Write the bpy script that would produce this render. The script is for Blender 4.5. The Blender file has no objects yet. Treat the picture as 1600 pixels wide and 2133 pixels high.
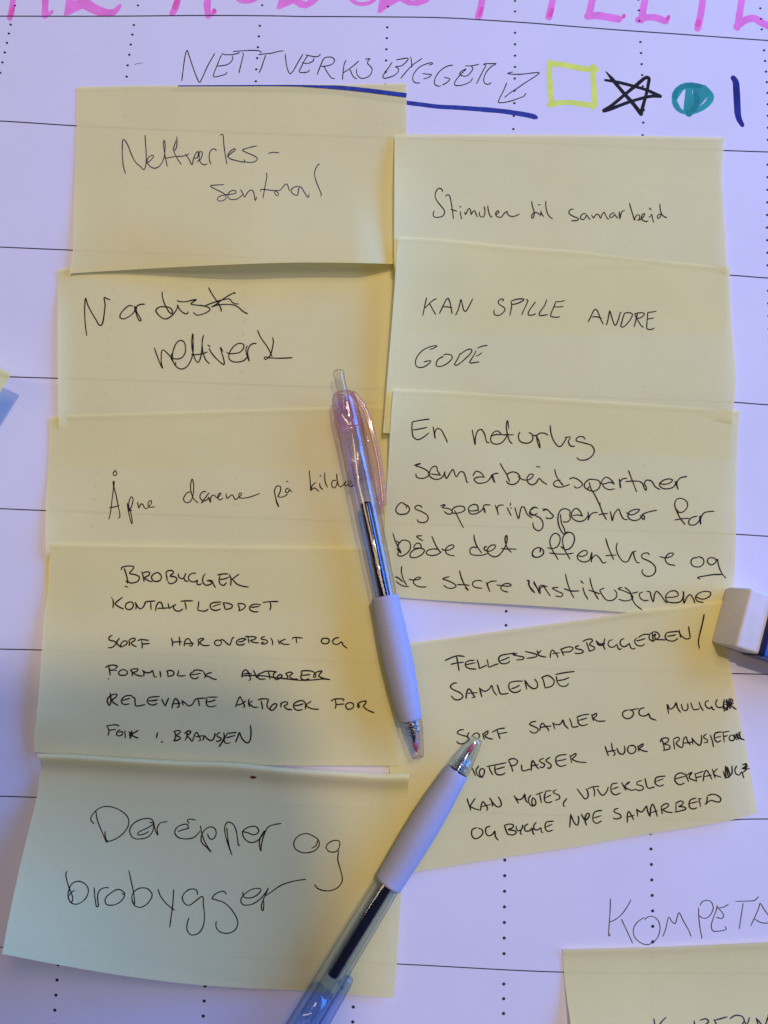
import bpy, bmesh, math, random
from mathutils import Vector, Matrix, Euler, noise
from mathutils.geometry import tessellate_polygon
random.seed(4)
SC = bpy.context.scene
COL = SC.collection
MM = 0.001
PI = math.pi

# ------------------------------------------------------------------ camera (a phone held 28 cm above the sheet)
F_PX = 1600.0
CAM = Vector((5.6628, -232.0952, 276.8051))
ROT = Euler((0.12866, -0.0004, 0.0337), 'XYZ')
cam_data = bpy.data.cameras.new('camera'); cam = bpy.data.objects.new('camera', cam_data); COL.objects.link(cam)
cam.location = CAM*MM; cam.rotation_euler = ROT
cam_data.sensor_fit = 'VERTICAL'; cam_data.sensor_height = 24.0; cam_data.lens = 24.0*F_PX/2133.0
cam_data.clip_start = 0.01; cam_data.clip_end = 50
SC.camera = cam
RM = ROT.to_matrix()

# ------------------------------------------------------------------ light: blue window on the right, warm lamp above, warm ceiling
world = bpy.data.worlds.new('World'); SC.world = world; world.use_nodes = True
bg = world.node_tree.nodes['Background']
bg.inputs[0].default_value = (0.20, 0.28, 0.80, 1); bg.inputs[1].default_value = 0.05
CEN = Vector((0, -196, 0))
def aim(o, target):
    o.rotation_euler = (Vector(target)*MM - o.location).to_track_quat('-Z', 'Y').to_euler()
def area(name, off, sx, sy, power, color, target=CEN):
    l = bpy.data.lights.new(name, 'AREA'); l.shape = 'RECTANGLE'; l.size = sx*MM; l.size_y = sy*MM
    l.energy = power; l.color = color
    o = bpy.data.objects.new(name, l); COL.objects.link(o); o.location = (CEN+Vector(off))*MM; aim(o, target)
    return o
def spot(name, off, power, color, target, cone, blend, soft):
    l = bpy.data.lights.new(name, 'SPOT'); l.energy = power; l.color = color
    l.spot_size = math.radians(cone); l.spot_blend = blend; l.shadow_soft_size = soft*MM
    o = bpy.data.objects.new(name, l); COL.objects.link(o); o.location = (CEN+Vector(off))*MM; aim(o, CEN+Vector(target))
    return o
area('window_light', (1320, 520, 560), 1800, 700, 52.0, (0.05, 0.245, 0.94))
area('ceiling_light', (300, 600, 1200), 300, 300, 3.1, (1.0, 0.73, 0.44))
area('tube_light', (-560, 80, 1700), 150, 2000, 6.0, (1.0, 0.78, 0.52))
LAMP = CEN+Vector((300, 540, 1800))
spot('lamp_light', (300, 540, 1800), 47.0, (1.0, 0.795, 0.61), (20, -20, 0), 60.0, 0.15, 13)
SC.view_settings.view_transform = 'Standard'; SC.view_settings.look = 'None'
SC.view_settings.exposure = -0.06; SC.view_settings.gamma = 1
SC.cycles.max_bounces = 12; SC.cycles.transparent_max_bounces = 24
SC.cycles.caustics_reflective = False; SC.cycles.caustics_refractive = False
SC.cycles.use_denoising = True

def unproj(px, py, z=0.0):
    d = RM @ Vector(((px-800.0)/F_PX, (1066.5-py)/F_PX, -1.0))
    return CAM + d*((z-CAM.z)/d.z)
# ------------------------------------------------------------------ helpers
def new_obj(name, verts, faces, mat, parent=None, smooth=False):
    me = bpy.data.meshes.new(name)
    me.from_pydata([tuple(Vector(v)*MM) for v in verts], [], faces); me.update()
    o = bpy.data.objects.new(name, me); COL.objects.link(o)
    if mat: me.materials.append(mat)
    if smooth:
        for p in me.polygons: p.use_smooth = True
    if parent: o.parent = parent
    return o
def tag(o, label=None, cat=None, group=None, kind=None):
    if label: o['label'] = label
    if cat: o['category'] = cat
    if group: o['group'] = group
    if kind: o['kind'] = kind
    return o
def empty(name, loc):
    o = bpy.data.objects.new(name, None); COL.objects.link(o); o.location = Vector(loc)*MM
    o.empty_display_size = 0.01
    return o
def adopt(o, root):                      # parent without moving (mesh data is in world millimetres)
    o.parent = root; o.matrix_parent_inverse = Matrix.Translation(root.location).inverted()
    return o

# ------------------------------------------------------------------ materials
def nodes_of(name):
    m = bpy.data.materials.new(name); m.use_nodes = True
    return m, m.node_tree.nodes, m.node_tree.links
def paper(name, col, see=0.0, var=0.05, fibre=0.25, rough=0.85, wave=0.0, trans=0.0):
    m, n, l = nodes_of(name); b = n['Principled BSDF']
    b.inputs['Roughness'].default_value = rough; b.inputs['Specular IOR Level'].default_value = 0.25
    tc = n.new('ShaderNodeTexCoord')
    big = n.new('ShaderNodeTexNoise'); big.inputs['Scale'].default_value = 28; big.inputs['Detail'].default_value = 5
    fib = n.new('ShaderNodeTexNoise'); fib.inputs['Scale'].default_value = 1400; fib.inputs['Detail'].default_value = 4
    l.new(tc.outputs['Object'], big.inputs['Vector']); l.new(tc.outputs['Object'], fib.inputs['Vector'])
    add = n.new('ShaderNodeMath'); add.operation = 'ADD'
    l.new(big.outputs['Fac'], add.inputs[0]); l.new(fib.outputs['Fac'], add.inputs[1])
    r = n.new('ShaderNodeValToRGB')
    r.color_ramp.elements[0].position = 0.6; r.color_ramp.elements[1].position = 1.0
    r.color_ramp.elements[0].color = tuple(c*(1-var) for c in col)+(1,)
    r.color_ramp.elements[1].color = tuple(min(1, c*(1+var)) for c in col)+(1,)
    half = n.new('ShaderNodeMath'); half.operation = 'MULTIPLY'; half.inputs[1].default_value = 0.8
    l.new(add.outputs[0], half.inputs[0]); l.new(half.outputs[0], r.inputs[0]); l.new(r.outputs[0], b.inputs['Base Color'])
    bp = n.new('ShaderNodeBump'); bp.inputs['Strength'].default_value = fibre; bp.inputs['Distance'].default_value = 0.00006
    l.new(fib.outputs['Fac'], bp.inputs['Height'])
    last = bp
    if wave:
        wv = n.new('ShaderNodeTexNoise'); wv.inputs['Scale'].default_value = 14; wv.inputs['Detail'].default_value = 2
        l.new(tc.outputs['Object'], wv.inputs['Vector'])
        b2 = n.new('ShaderNodeBump'); b2.inputs['Strength'].default_value = 1.0; b2.inputs['Distance'].default_value = wave*MM
        l.new(wv.outputs['Fac'], b2.inputs['Height']); l.new(bp.outputs[0], b2.inputs['Normal']); last = b2
    l.new(last.outputs[0], b.inputs['Normal'])
    out = n['Material Output']; sh = b.outputs[0]
    if trans:
        t = n.new('ShaderNodeBsdfTranslucent'); l.new(r.outputs[0], t.inputs[0])
        mx = n.new('ShaderNodeMixShader'); mx.inputs[0].default_value = trans
        l.new(sh, mx.inputs[1]); l.new(t.outputs[0], mx.inputs[2]); sh = mx.outputs[0]
    if see:
        t = n.new('ShaderNodeBsdfTransparent'); mx = n.new('ShaderNodeMixShader'); mx.inputs[0].default_value = see
        l.new(sh, mx.inputs[1]); l.new(t.outputs[0], mx.inputs[2]); sh = mx.outputs[0]
    l.new(sh, out.inputs[0])
    return m
def ink_mat(name, col, see=0.0, rough=0.6, var=0.25, scale=500):
    m, n, l = nodes_of(name); b = n['Principled BSDF']
    b.inputs['Roughness'].default_value = rough; b.inputs['Specular IOR Level'].default_value = 0.15
    tc = n.new('ShaderNodeTexCoord'); t = n.new('ShaderNodeTexNoise'); t.inputs['Scale'].default_value = scale
    l.new(tc.outputs['Object'], t.inputs['Vector'])
    r = n.new('ShaderNodeValToRGB'); r.color_ramp.elements[0].position = .3; r.color_ramp.elements[1].position = .7
    r.color_ramp.elements[0].color = tuple(c*(1-var) for c in col)+(1,)
    r.color_ramp.elements[1].color = tuple(min(1, c*(1+var)) for c in col)+(1,)
    l.new(t.outputs['Fac'], r.inputs[0]); l.new(r.outputs[0], b.inputs['Base Color'])
    if see:
        tr = n.new('ShaderNodeBsdfTransparent'); mx = n.new('ShaderNodeMixShader'); mx.inputs[0].default_value = see
        l.new(b.outputs[0], mx.inputs[1]); l.new(tr.outputs[0], mx.inputs[2]); l.new(mx.outputs[0], n['Material Output'].inputs[0])
    return m
def plain(name, col, rough=0.4, metal=0.0, spec=0.5, bump=0.0, bscale=600, var=0.06, coat=0.0):
    m, n, l = nodes_of(name); b = n['Principled BSDF']
    b.inputs['Roughness'].default_value = rough; b.inputs['Metallic'].default_value = metal
    b.inputs['Specular IOR Level'].default_value = spec; b.inputs['Coat Weight'].default_value = coat
    tc = n.new('ShaderNodeTexCoord'); t = n.new('ShaderNodeTexNoise'); t.inputs['Scale'].default_value = bscale; t.inputs['Detail'].default_value = 4
    l.new(tc.outputs['Object'], t.inputs['Vector'])
    r = n.new('ShaderNodeValToRGB'); r.color_ramp.elements[0].position = .35; r.color_ramp.elements[1].position = .65
    r.color_ramp.elements[0].color = tuple(c*(1-var) for c in col)+(1,)
    r.color_ramp.elements[1].color = tuple(min(1, c*(1+var)) for c in col)+(1,)
    l.new(t.outputs['Fac'], r.inputs[0]); l.new(r.outputs[0], b.inputs['Base Color'])
    if bump:
        bp = n.new('ShaderNodeBump'); bp.inputs['Strength'].default_value = bump; bp.inputs['Distance'].default_value = 0.0002
        l.new(t.outputs['Fac'], bp.inputs['Height']); l.new(bp.outputs[0], b.inputs['Normal'])
    return m
def clear_plastic(name, face, edge, gloss=0.05, body=0.0, body_col=(1, 1, 1), power=3.0):
    """thin-walled clear plastic: light passes tinted, more tint where the wall is seen edge-on, plus surface reflection"""
    m, n, l = nodes_of(name); n.remove(n['Principled BSDF'])
    lw = n.new('ShaderNodeLayerWeight'); lw.inputs[0].default_value = 0.5
    def pw(e):
        p = n.new('ShaderNodeMath'); p.operation = 'POWER'; p.inputs[1].default_value = e
        l.new(lw.outputs['Facing'], p.inputs[0]); return p.outputs[0]
    mixc = n.new('ShaderNodeMix'); mixc.data_type = 'RGBA'
    l.new(pw(power), mixc.inputs[0]); mixc.inputs[6].default_value = face+(1,); mixc.inputs[7].default_value = edge+(1,)
    tr = n.new('ShaderNodeBsdfTransparent'); l.new(mixc.outputs[2], tr.inputs[0])
    sh = tr.outputs[0]
    if body:
        df = n.new('ShaderNodeBsdfDiffuse'); df.inputs[0].default_value = body_col+(1,)
        mb = n.new('ShaderNodeMixShader'); mb.inputs[0].default_value = body
        l.new(sh, mb.inputs[1]); l.new(df.outputs[0], mb.inputs[2]); sh = mb.outputs[0]
    gl = n.new('ShaderNodeBsdfGlossy'); gl.inputs['Roughness'].default_value = gloss
    fr = n.new('ShaderNodeMath'); fr.operation = 'MULTIPLY_ADD'; fr.inputs[1].default_value = 0.85; fr.inputs[2].default_value = 0.09
    l.new(pw(5.0), fr.inputs[0])
    geo = n.new('ShaderNodeNewGeometry'); inner = n.new('ShaderNodeMath'); inner.operation = 'MULTIPLY_ADD'; inner.inputs[1].default_value = -0.75; inner.inputs[2].default_value = 1.0
    l.new(geo.outputs['Backfacing'], inner.inputs[0])          # the inside of the wall reflects less than its polished outside
    fm = n.new('ShaderNodeMath'); fm.operation = 'MULTIPLY'; l.new(fr.outputs[0], fm.inputs[0]); l.new(inner.outputs[0], fm.inputs[1])
    mx = n.new('ShaderNodeMixShader'); l.new(fm.outputs[0], mx.inputs[0])
    l.new(sh, mx.inputs[1]); l.new(gl.outputs[0], mx.inputs[2])
    l.new(mx.outputs[0], n['Material Output'].inputs[0])
    return m

# ------------------------------------------------------------------ ribbons of ink
def catmull(pts, step=3.0):
    if len(pts) < 3:
        a, b = pts[0], pts[-1]; k = max(2, int(math.hypot(b[0]-a[0], b[1]-a[1])/step/2))
        return [(a[0]+(b[0]-a[0])*i/k, a[1]+(b[1]-a[1])*i/k) for i in range(k+1)]
    P = [Vector(p) for p in pts]; out = []
    for i in range(len(P)-1):
        p1, p2 = P[i], P[i+1]
        p0 = P[i-1] if i else p1*2-p2
        p3 = P[i+2] if i+2 < len(P) else p2*2-p1
        k = max(1, min(8, int(round((p2-p1).length/step))))
        t0 = 0.0; t1 = max(1e-3, (p1-p0).length)**.5; t2 = t1+max(1e-3, (p2-p1).length)**.5; t3 = t2+max(1e-3, (p3-p2).length)**.5
        for j in range(k):
            t = t1+(t2-t1)*j/k
            A1 = p0*((t1-t)/(t1-t0))+p1*((t-t0)/(t1-t0)); A2 = p1*((t2-t)/(t2-t1))+p2*((t-t1)/(t2-t1)); A3 = p2*((t3-t)/(t3-t2))+p3*((t-t2)/(t3-t2))
            B1 = A1*((t2-t)/(t2-t0))+A2*((t-t0)/(t2-t0)); B2 = A2*((t3-t)/(t3-t1))+A3*((t-t1)/(t3-t1))
            C = B1*((t2-t)/(t2-t1))+B2*((t-t1)/(t2-t1)); out.append((C.x, C.y))
    out.append(tuple(P[-1])); return out
class Ink:
    def __init__(self, surf, lift=0.05):
        self.v = []; self.f = []; self.surf = surf; self.lift = lift; self.n = 0
    def pt(self, x, y, dz):
        z = self.surf(x, y); p = unproj(x, y, z+self.lift+dz); self.v.append(p); return len(self.v)-1
    def stroke(self, pts, w, taper=True, smooth=True, wvar=0.16, layer=True, cap=True):
        q = catmull(pts) if smooth else list(pts)
        q = [p for i, p in enumerate(q) if i == 0 or math.hypot(p[0]-q[i-1][0], p[1]-q[i-1][1]) > 1e-4]
        if len(q) < 2: return
        self.n += 1; dz = 0.0012*(self.n % 12) if layer else 0.0
        ws = w if isinstance(w, (list, tuple)) else None
        L = []; R = []; N = len(q); seed = random.random()*50
        for i, p in enumerate(q):
            a = q[max(0, i-1)]; b = q[min(N-1, i+1)]
            tx, ty = b[0]-a[0], b[1]-a[1]; ln = math.hypot(tx, ty) or 1.0
            nx, ny = -ty/ln, tx/ln
            if ws:
                t = i/(N-1)*(len(ws)-1); k = min(int(t), len(ws)-2); ww = ws[k]+(ws[k+1]-ws[k])*(t-k)
            else: ww = w
            ww *= 1+wvar*noise.noise((seed, p[0]*.06, p[1]*.06))*1.6
            if taper and i in (0, N-1): ww *= .7
            L.append(self.pt(p[0]+nx*ww/2, p[1]+ny*ww/2, dz)); R.append(self.pt(p[0]-nx*ww/2, p[1]-ny*ww/2, dz))
        for i in range(N-1): self.f.append((L[i], R[i], R[i+1], L[i+1]))
        if cap:
            for e, s in ((0, -1), (N-1, 1)):
                a = q[e]; b = q[e-s]; tx, ty = a[0]-b[0], a[1]-b[1]; ln = math.hypot(tx, ty) or 1
                ww = (w if not ws else ws[0 if e == 0 else -1])*(.7 if taper else 1)/2
                nx, ny = -ty/ln, tx/ln; tx /= ln; ty /= ln
                m = [self.pt(a[0]+(nx*math.cos(u)+tx*math.sin(u))*ww, a[1]+(ny*math.cos(u)+ty*math.sin(u))*ww, dz) for u in (PI/5, 2*PI/5, 3*PI/5, 4*PI/5)]
                if e: self.f.append((L[e], R[e], m[3], m[2], m[1], m[0]))
                else: self.f.append((L[e], R[e]) + tuple(m) if False else (R[e], L[e], m[3], m[2], m[1], m[0]))
    def dot(self, x, y, r, ry=None, k=10):
        ry = ry or r
        self.f.append(tuple(self.pt(x+r*math.cos(2*PI*i/k), y-ry*math.sin(2*PI*i/k), 0) for i in range(k)))
    def poly(self, outer, holes=(), dz=0.0):
        loops = [[Vector((p[0], p[1], 0)) for p in lp] for lp in [outer]+list(holes)]
        flat = [p for lp in loops for p in lp]; base = len(self.v)
        for p in flat: self.pt(p.x, p.y, dz)
        for t in tessellate_polygon(loops):
            a, b, c = (flat[i] for i in t)
            cr = (b-a).cross(c-a).z
            self.f.append(tuple(base+i for i in (t if cr < 0 else t[::-1])))
    def build(self, name, mat, root):
        o = new_obj(name, self.v, self.f, mat)
        bm = bmesh.new(); bm.from_mesh(o.data)
        for f in bm.faces:
            f.normal_update()
            if f.normal.z < 0: f.normal_flip()
        bm.to_mesh(o.data); bm.free()
        return adopt(o, root)
def SP(txt, ox=0, oy=0, s=1.0):
    return [(ox+float(a.split(',')[0])/s, oy+float(a.split(',')[1])/s) for a in txt.split()]
def poly_at(pts, x):
    for a, b in zip(pts, pts[1:]):
        if x <= b[0] or b is pts[-1]:
            return a[1]+(b[1]-a[1])*(x-a[0])/((b[0]-a[0]) or 1)
def poly_at_y(pts, y):
    return poly_at([(p[1], p[0]) for p in pts], y)
# ink strokes traced as (origin x, origin y, zoom) + point lists; converted to paper positions below
INK = {}
def ink(key, ox, oy, s, w, txt):
    for st in txt.strip().split(';'):
        p = [tuple(float(v) for v in q.split(',')) for q in st.split()]
        if len(p) > 1:
            INK.setdefault(key, []).append((w, [(ox+a[0]/s, oy+a[1]/s) for a in p]))
ink('heading', 350, 0, 4, 2.0, '''
115,672 122,620 133,530 147,450 160,418 175,460 205,550 240,645 263,686 285,650 330,550 390,445;
450,458 440,470 410,545 380,620 379,636 400,640 445,628 485,615 492,600; 448,443 462,452 500,456 550,452 598,438; 415,550 450,547 500,535 530,510 540,480 536,465;
543,428 620,423 700,419 740,420 765,425 781,436; 620,438 628,448 620,490 605,550 592,608;
755,454 810,448 870,442 910,430 962,422; 815,460 800,500 780,560 760,606;
978,452 982,500 990,550 1005,598 1018,614 1040,595 1075,535 1125,450;
1165,462 1140,500 1110,560 1093,595 1100,602 1145,603 1172,595 1180,582; 1150,456 1170,462 1200,468 1230,472 1260,465 1270,450; 1118,522 1150,528 1190,520 1215,500 1215,484;
1243,620 1270,550 1295,490; 1293,498 1305,482 1340,474 1375,482 1388,500 1375,530 1340,545 1295,552 1272,550; 1300,552 1330,605 1365,650 1388,655''')
ink('heading', 700, 0, 4, 2.0, '''
55,662 60,600 70,530 84,502; 190,508 160,535 110,575 62,605; 118,580 140,630 165,655 175,655;
245,493 285,488 268,505 262,525 280,545 300,570 298,600 275,635 240,650 205,650 180,625 170,595 172,575;
468,518 440,560 405,610 390,640 400,652 440,645 490,625 520,595 520,570 495,555 545,548 575,525 602,490 595,484 550,490 503,498;
622,473 630,510 632,560; 718,487 690,505 640,540 600,580 570,615 540,652;
775,542 808,530 800,522 760,530 710,550 665,590 640,640 645,675 665,690 700,690; 722,612 765,618 797,622 770,645 730,657;
975,542 930,550 880,580 840,625 820,675 825,705 850,717 872,715; 902,643 945,655 950,660 920,690 888,708;
1078,548 1130,548 1190,535; 1130,553 1140,570 1125,600 1090,632 1055,632 1030,615 1050,590 1085,573 1070,590 1030,630 990,685 990,708 1030,712 1080,700 1120,680 1138,652;
1240,533 1250,545 1230,580 1195,650 1172,697; 1240,540 1225,535 1240,530 1290,530 1335,530 1300,550 1260,590 1235,640 1232,680 1250,700 1275,700 1293,688''')
ink('heading', 1000, 0, 5.333, 2.0, '''
365,798 335,805 305,814 340,822 430,825 520,818 600,808 660,808 610,850 500,920 400,990 330,1035 275,1082;
297,920 260,1010 210,1110 203,1135 240,1140 330,1125 420,1095 490,1065 512,1035''')
ink('heading', 0, 0, 4, 0.8, '1120,537 1145,530 1190,523')
ink('nettverkssentral', 230, 260, 4.571, 1.6, '''
145,463 130,420 115,310 114,240 122,140 135,145 165,190 200,280 240,355 290,400 320,427 338,380 342,300 330,98;
348,365 385,335 412,300 405,288 375,300 352,330 355,365 385,400 425,413 470,390 505,330 520,250 520,170 512,145 506,180 515,260 530,340 542,395;
520,318 560,312 620,300; 634,115 632,200 620,235 602,245 604,215 625,150; 604,245 620,290 650,340 675,378; 625,300 680,298 720,290 750,275;
715,278 745,320 778,380 790,330 815,270 835,252 840,270 825,315 800,318; 825,350 855,330 875,285 870,255 850,255 845,290 850,340 875,375 905,380 922,372;
958,375 942,330 945,270 960,240 985,228 1005,235 1008,248;
1045,98 1068,88 1075,105 1080,180 1095,290 1110,373; 1108,305 1150,270 1192,235 1185,226 1155,240 1120,285 1130,315 1200,340 1280,352 1272,330;
1395,200 1330,215 1258,240 1300,265 1370,295 1400,320 1385,345 1330,358 1280,352; 1505,272 1540,262 1605,265''')
ink('nettverkssentral', 420, 320, 5.714, 1.6, '''
265,368 190,372 105,384 160,420 240,460 290,500 285,540 240,562 200,562 185,545 205,515 270,492 380,478 412,465 405,443 370,437 330,460 312,500 325,535 370,547 420,540 460,515 490,485;
463,428 490,470 512,518 530,490 570,440 600,433 620,460 640,558 655,515; 772,230 778,260 765,340 745,450 730,528; 705,425 740,425 880,440 940,430 990,370 1015,360 1030,390 1045,440;
880,440 870,460 885,495 905,503 915,490 905,460 885,445; 705,425 705,450;
1150,385 1100,400 1065,435 1075,465 1110,490 1140,497 1150,460 1165,390 1185,400 1230,470 1270,522 1280,480; 1408,122 1390,130 1355,185 1345,250 1365,330 1400,420 1425,485 1420,510''')
ink('stimuler', 880, 370, 5.714, 2.0, '''
240,168 238,150 220,130 200,125 175,145 155,185 152,225 170,270 220,335 258,385 265,420 245,455 200,470 155,472 130,455 130,425 142,395;
275,220 290,207 310,203 325,220 340,280 350,340 362,420 370,488; 338,378 375,388 410,402; 445,340 458,352; 450,402 455,440 468,490;
505,410 512,440 525,420 545,375 560,365 575,400 580,440 600,405 620,390 635,425 655,468; 680,408 678,440 700,468 725,468 740,440 745,390 735,345;
778,335 785,390 800,440 820,470 832,465; 870,440 895,425 912,405 905,395 885,398 872,420 878,450 900,468 940,470 970,430 1000,405 1015,400; 1012,400 1010,425 1040,455 1080,463 1120,450 1155,433;
1300,282 1310,340 1330,410 1328,455 1315,485 1300,475 1300,450 1325,420 1360,415 1400,440; 1378,322 1405,322; 1412,398 1405,455; 1408,400 1425,440 1445,462; 1470,280 1470,340 1490,425 1520,470 1552,490''')
ink('stimuler', 1130, 400, 5.714, 2.0, '''
370,205 340,205 315,235 325,260 370,290 420,310 435,325 410,338 345,342; 515,258 485,258 455,290 455,315 485,328 515,300 525,270 545,300 570,325;
585,275 600,295 610,312 625,285 650,262 670,270 685,300 695,315 705,280 735,240 750,270 775,315 795,322; 855,245 825,255 798,285 810,302 840,295 862,262 870,280 900,312;
915,235 918,280 925,322 930,280 950,230 980,217; 1037,132 1055,200 1080,280 1098,337 1105,300 1130,270 1155,275 1160,300 1145,330 1130,335; 1130,335 1170,325 1205,290 1220,258 1205,255 1180,285 1185,325 1225,350 1260,345;
1272,188 1295,212; 1292,270 1300,262 1310,310 1325,360; 1270,300 1292,282; 1410,260 1380,270 1368,305 1380,318 1405,290 1415,260; 1398,142 1402,200 1425,270 1455,295 1482,305''')
ink('nordisk', 160, 580, 4.444, 2.2, '''
92,528 82,450 74,350 74,260 82,182 100,240 135,310 180,385 205,428 225,435 240,410 255,320 262,240 255,175 280,187 308,198;
520,258 490,250 450,275 405,330 400,360 430,375 480,355 530,310 545,262; 535,255 545,310 580,390 595,395 590,370 560,320 550,290 560,255 590,240 630,238;
790,125 795,180 820,250 860,315 882,325 885,300 860,270 820,262 765,265 732,295 750,330 790,365 820,375 860,360 910,310 940,250; 930,245 955,290 1000,325 1025,325 1032,308;
928,205 950,213 1010,215 1060,203 1108,195 1080,215 1055,235 1100,245 1170,253 1215,265 1235,285 1210,310 1150,335 1110,338 1080,315;
1220,85 1250,140 1300,215 1335,280 1338,305; 1465,128 1420,150 1340,200 1290,240 1248,263; 1190,250 1240,232 1320,205 1390,190 1415,190 1440,220 1470,235 1498,235; 1248,263 1310,245 1390,240 1450,245 1490,262 1540,305 1582,327; 1455,128 1468,140''')
ink('nordisk', 300, 670, 5, 2.2, '''
108,272 140,365 170,440 195,487 182,440 180,370 185,305 200,293 235,320 275,365; 300,330 283,345 285,365 315,385 355,388 400,370 430,320 432,265 420,215 390,195 350,210 315,270 298,340 300,400 330,460 370,490 410,490 450,465 490,400 510,320 512,220 510,125 500,170 500,260 515,340 540,405 562,425 585,390 598,330 605,240 610,180 622,142; 275,365 300,410 330,455 330,420;
605,240 615,320 645,400 682,438; 495,345 560,342 620,330 660,315; 665,243 690,260; 678,275 700,320 760,390 835,447 830,390 810,320 795,265 822,308;
862,320 890,333 950,330 1000,318 1040,270 1040,240 1010,225 970,232 920,275 885,345 890,390 930,418 980,420 1040,405 1075,370; 1075,250 1062,300 1080,370 1098,412 1085,360 1080,310 1100,255 1130,230 1170,226;
1183,90 1220,170 1290,270 1335,362; 1340,165 1348,200 1340,260 1320,340 1290,380 1265,395 1252,385 1258,368 1300,375 1380,380 1450,380 1545,375''')
ink('kan_spille', 860, 600, 4.706, 2.1, '''
135,95 125,140 110,210 98,270; 232,105 205,115 165,150 120,195; 165,150 190,200 225,260; 262,248 290,190 330,110 345,98 360,125 375,190 385,252; 350,100 355,125; 290,185 330,183 385,193;
420,266 440,225 460,160 472,110 485,160 500,215 515,230 540,200 570,140 588,105;
875,130 892,112 870,105 845,120 838,145 860,168 895,190 905,212 880,245 845,268 810,265 795,245 798,212; 962,128 970,160 962,220 952,268; 968,125 1010,112 1060,105 1092,110 1070,130 1010,155 975,160;
1112,112 1128,118 1100,190 1068,260; 1205,135 1180,165 1135,235 1132,262 1160,266 1195,258 1205,250; 1312,115 1295,165 1245,240 1240,268 1275,268 1322,260;
1402,135 1385,180 1355,250 1352,275 1390,285 1425,285 1440,280; 1402,133 1450,132 1490,122; 1385,185 1430,185 1475,180''')
ink('kan_spille', 1190, 620, 8, 2.1, '''
282,402 320,330 380,210 400,192 425,205 460,275 500,375 535,440; 348,325 390,315 440,322 505,342;
588,450 610,380 630,270 642,215 660,270 690,370 720,450 738,462 770,410 800,320 822,245 835,240; 588,445 592,455;
890,255 875,300 840,420 828,480 850,492 890,475 960,400 1015,310 1022,275 990,255 930,250 885,260; 1105,262 1085,350 1048,485;
1060,265 1110,255 1200,252 1222,268 1200,305 1140,340 1095,340 1070,300 1058,262; 1090,345 1130,410 1170,470 1205,492;
1278,245 1272,320 1260,440 1262,515 1280,528 1350,525 1385,505; 1275,245 1340,240 1418,225; 1268,282 1275,275; 1275,358 1330,345 1375,338''')
ink('kan_spille', 850, 700, 8.889, 2.1, '''
400,245 470,228 540,182 500,180 400,200 280,260 190,350 145,440 138,510 160,560 210,582 290,572 370,525 425,462 380,458 295,478;
655,352 700,335 760,340 810,360 820,400 780,460 690,530 600,562 535,555 520,520 545,450 600,400 655,375; 600,402 640,395;
968,315 930,400 880,490 860,530 890,542 960,505 1070,410 1160,320 1185,265 1170,245 1120,245 1030,290 980,335;
1262,270 1230,340 1160,450 1142,490 1165,500 1230,490 1320,478; 1292,222 1370,190 1468,172; 1265,370 1320,345 1368,308''')
ink('apne', 200, 960, 5.714, 2.0, '''
228,105 225,120 205,145 205,168 225,176 248,155 248,132 228,122; 155,693 175,600 195,430 210,310 205,250 215,240 215,310 240,410 265,540 285,640 282,672 268,680; 160,558 220,548 278,530;
372,500 380,560 400,660 428,750 432,720 415,620 395,560 390,510 405,450 425,425 440,440 438,490 420,550 410,580 430,593; 380,520 395,600;
495,492 505,540 510,565 525,530 545,508 560,520 575,555 600,568 630,545 660,500 660,472 640,475 620,505 625,540 655,553 700,545;
1140,375 1100,370 1060,410 1042,455 1060,490 1095,498 1130,475 1150,430 1162,350 1160,260 1145,215 1130,260 1128,330 1140,400 1170,460 1215,498;
1310,368 1280,365 1245,395 1238,435 1260,465 1290,475 1320,465 1340,430; 1255,500 1280,470 1330,400 1350,380; 1255,492 1275,495;
1340,430 1350,460 1365,495 1362,450 1380,415 1410,405; 1410,405 1440,440 1475,410 1490,385 1470,385 1450,415 1455,450 1480,465 1510,440''')
ink('apne', 440, 960, 5.333, 2.0, '''
165,362 168,390 178,418 200,400 235,375 250,400 268,430 300,410 335,375 338,358 320,355 305,385 320,410 380,412 450,395 537,362;
708,325 715,295 740,278 768,285 772,320 755,370 742,395 770,405; 700,320 706,360 725,440 752,512 730,470 715,400; 770,405 810,395 850,370; 860,303 835,310 825,340 840,355 862,340 865,315 880,330 898,342; 835,225 857,233;
1090,108 1095,170 1102,250 1108,332 1115,290 1145,250 1165,240; 1108,332 1140,300 1165,310 1195,338; 1210,175 1216,160; 1205,250 1212,290 1240,318; 1262,130 1262,200 1275,260 1295,292;
1385,220 1355,215 1338,250 1345,285 1370,302 1392,270 1400,230; 1395,142 1398,200 1410,260 1430,285 1455,280 1490,240 1500,225 1485,250 1495,280 1515,275''')
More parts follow.
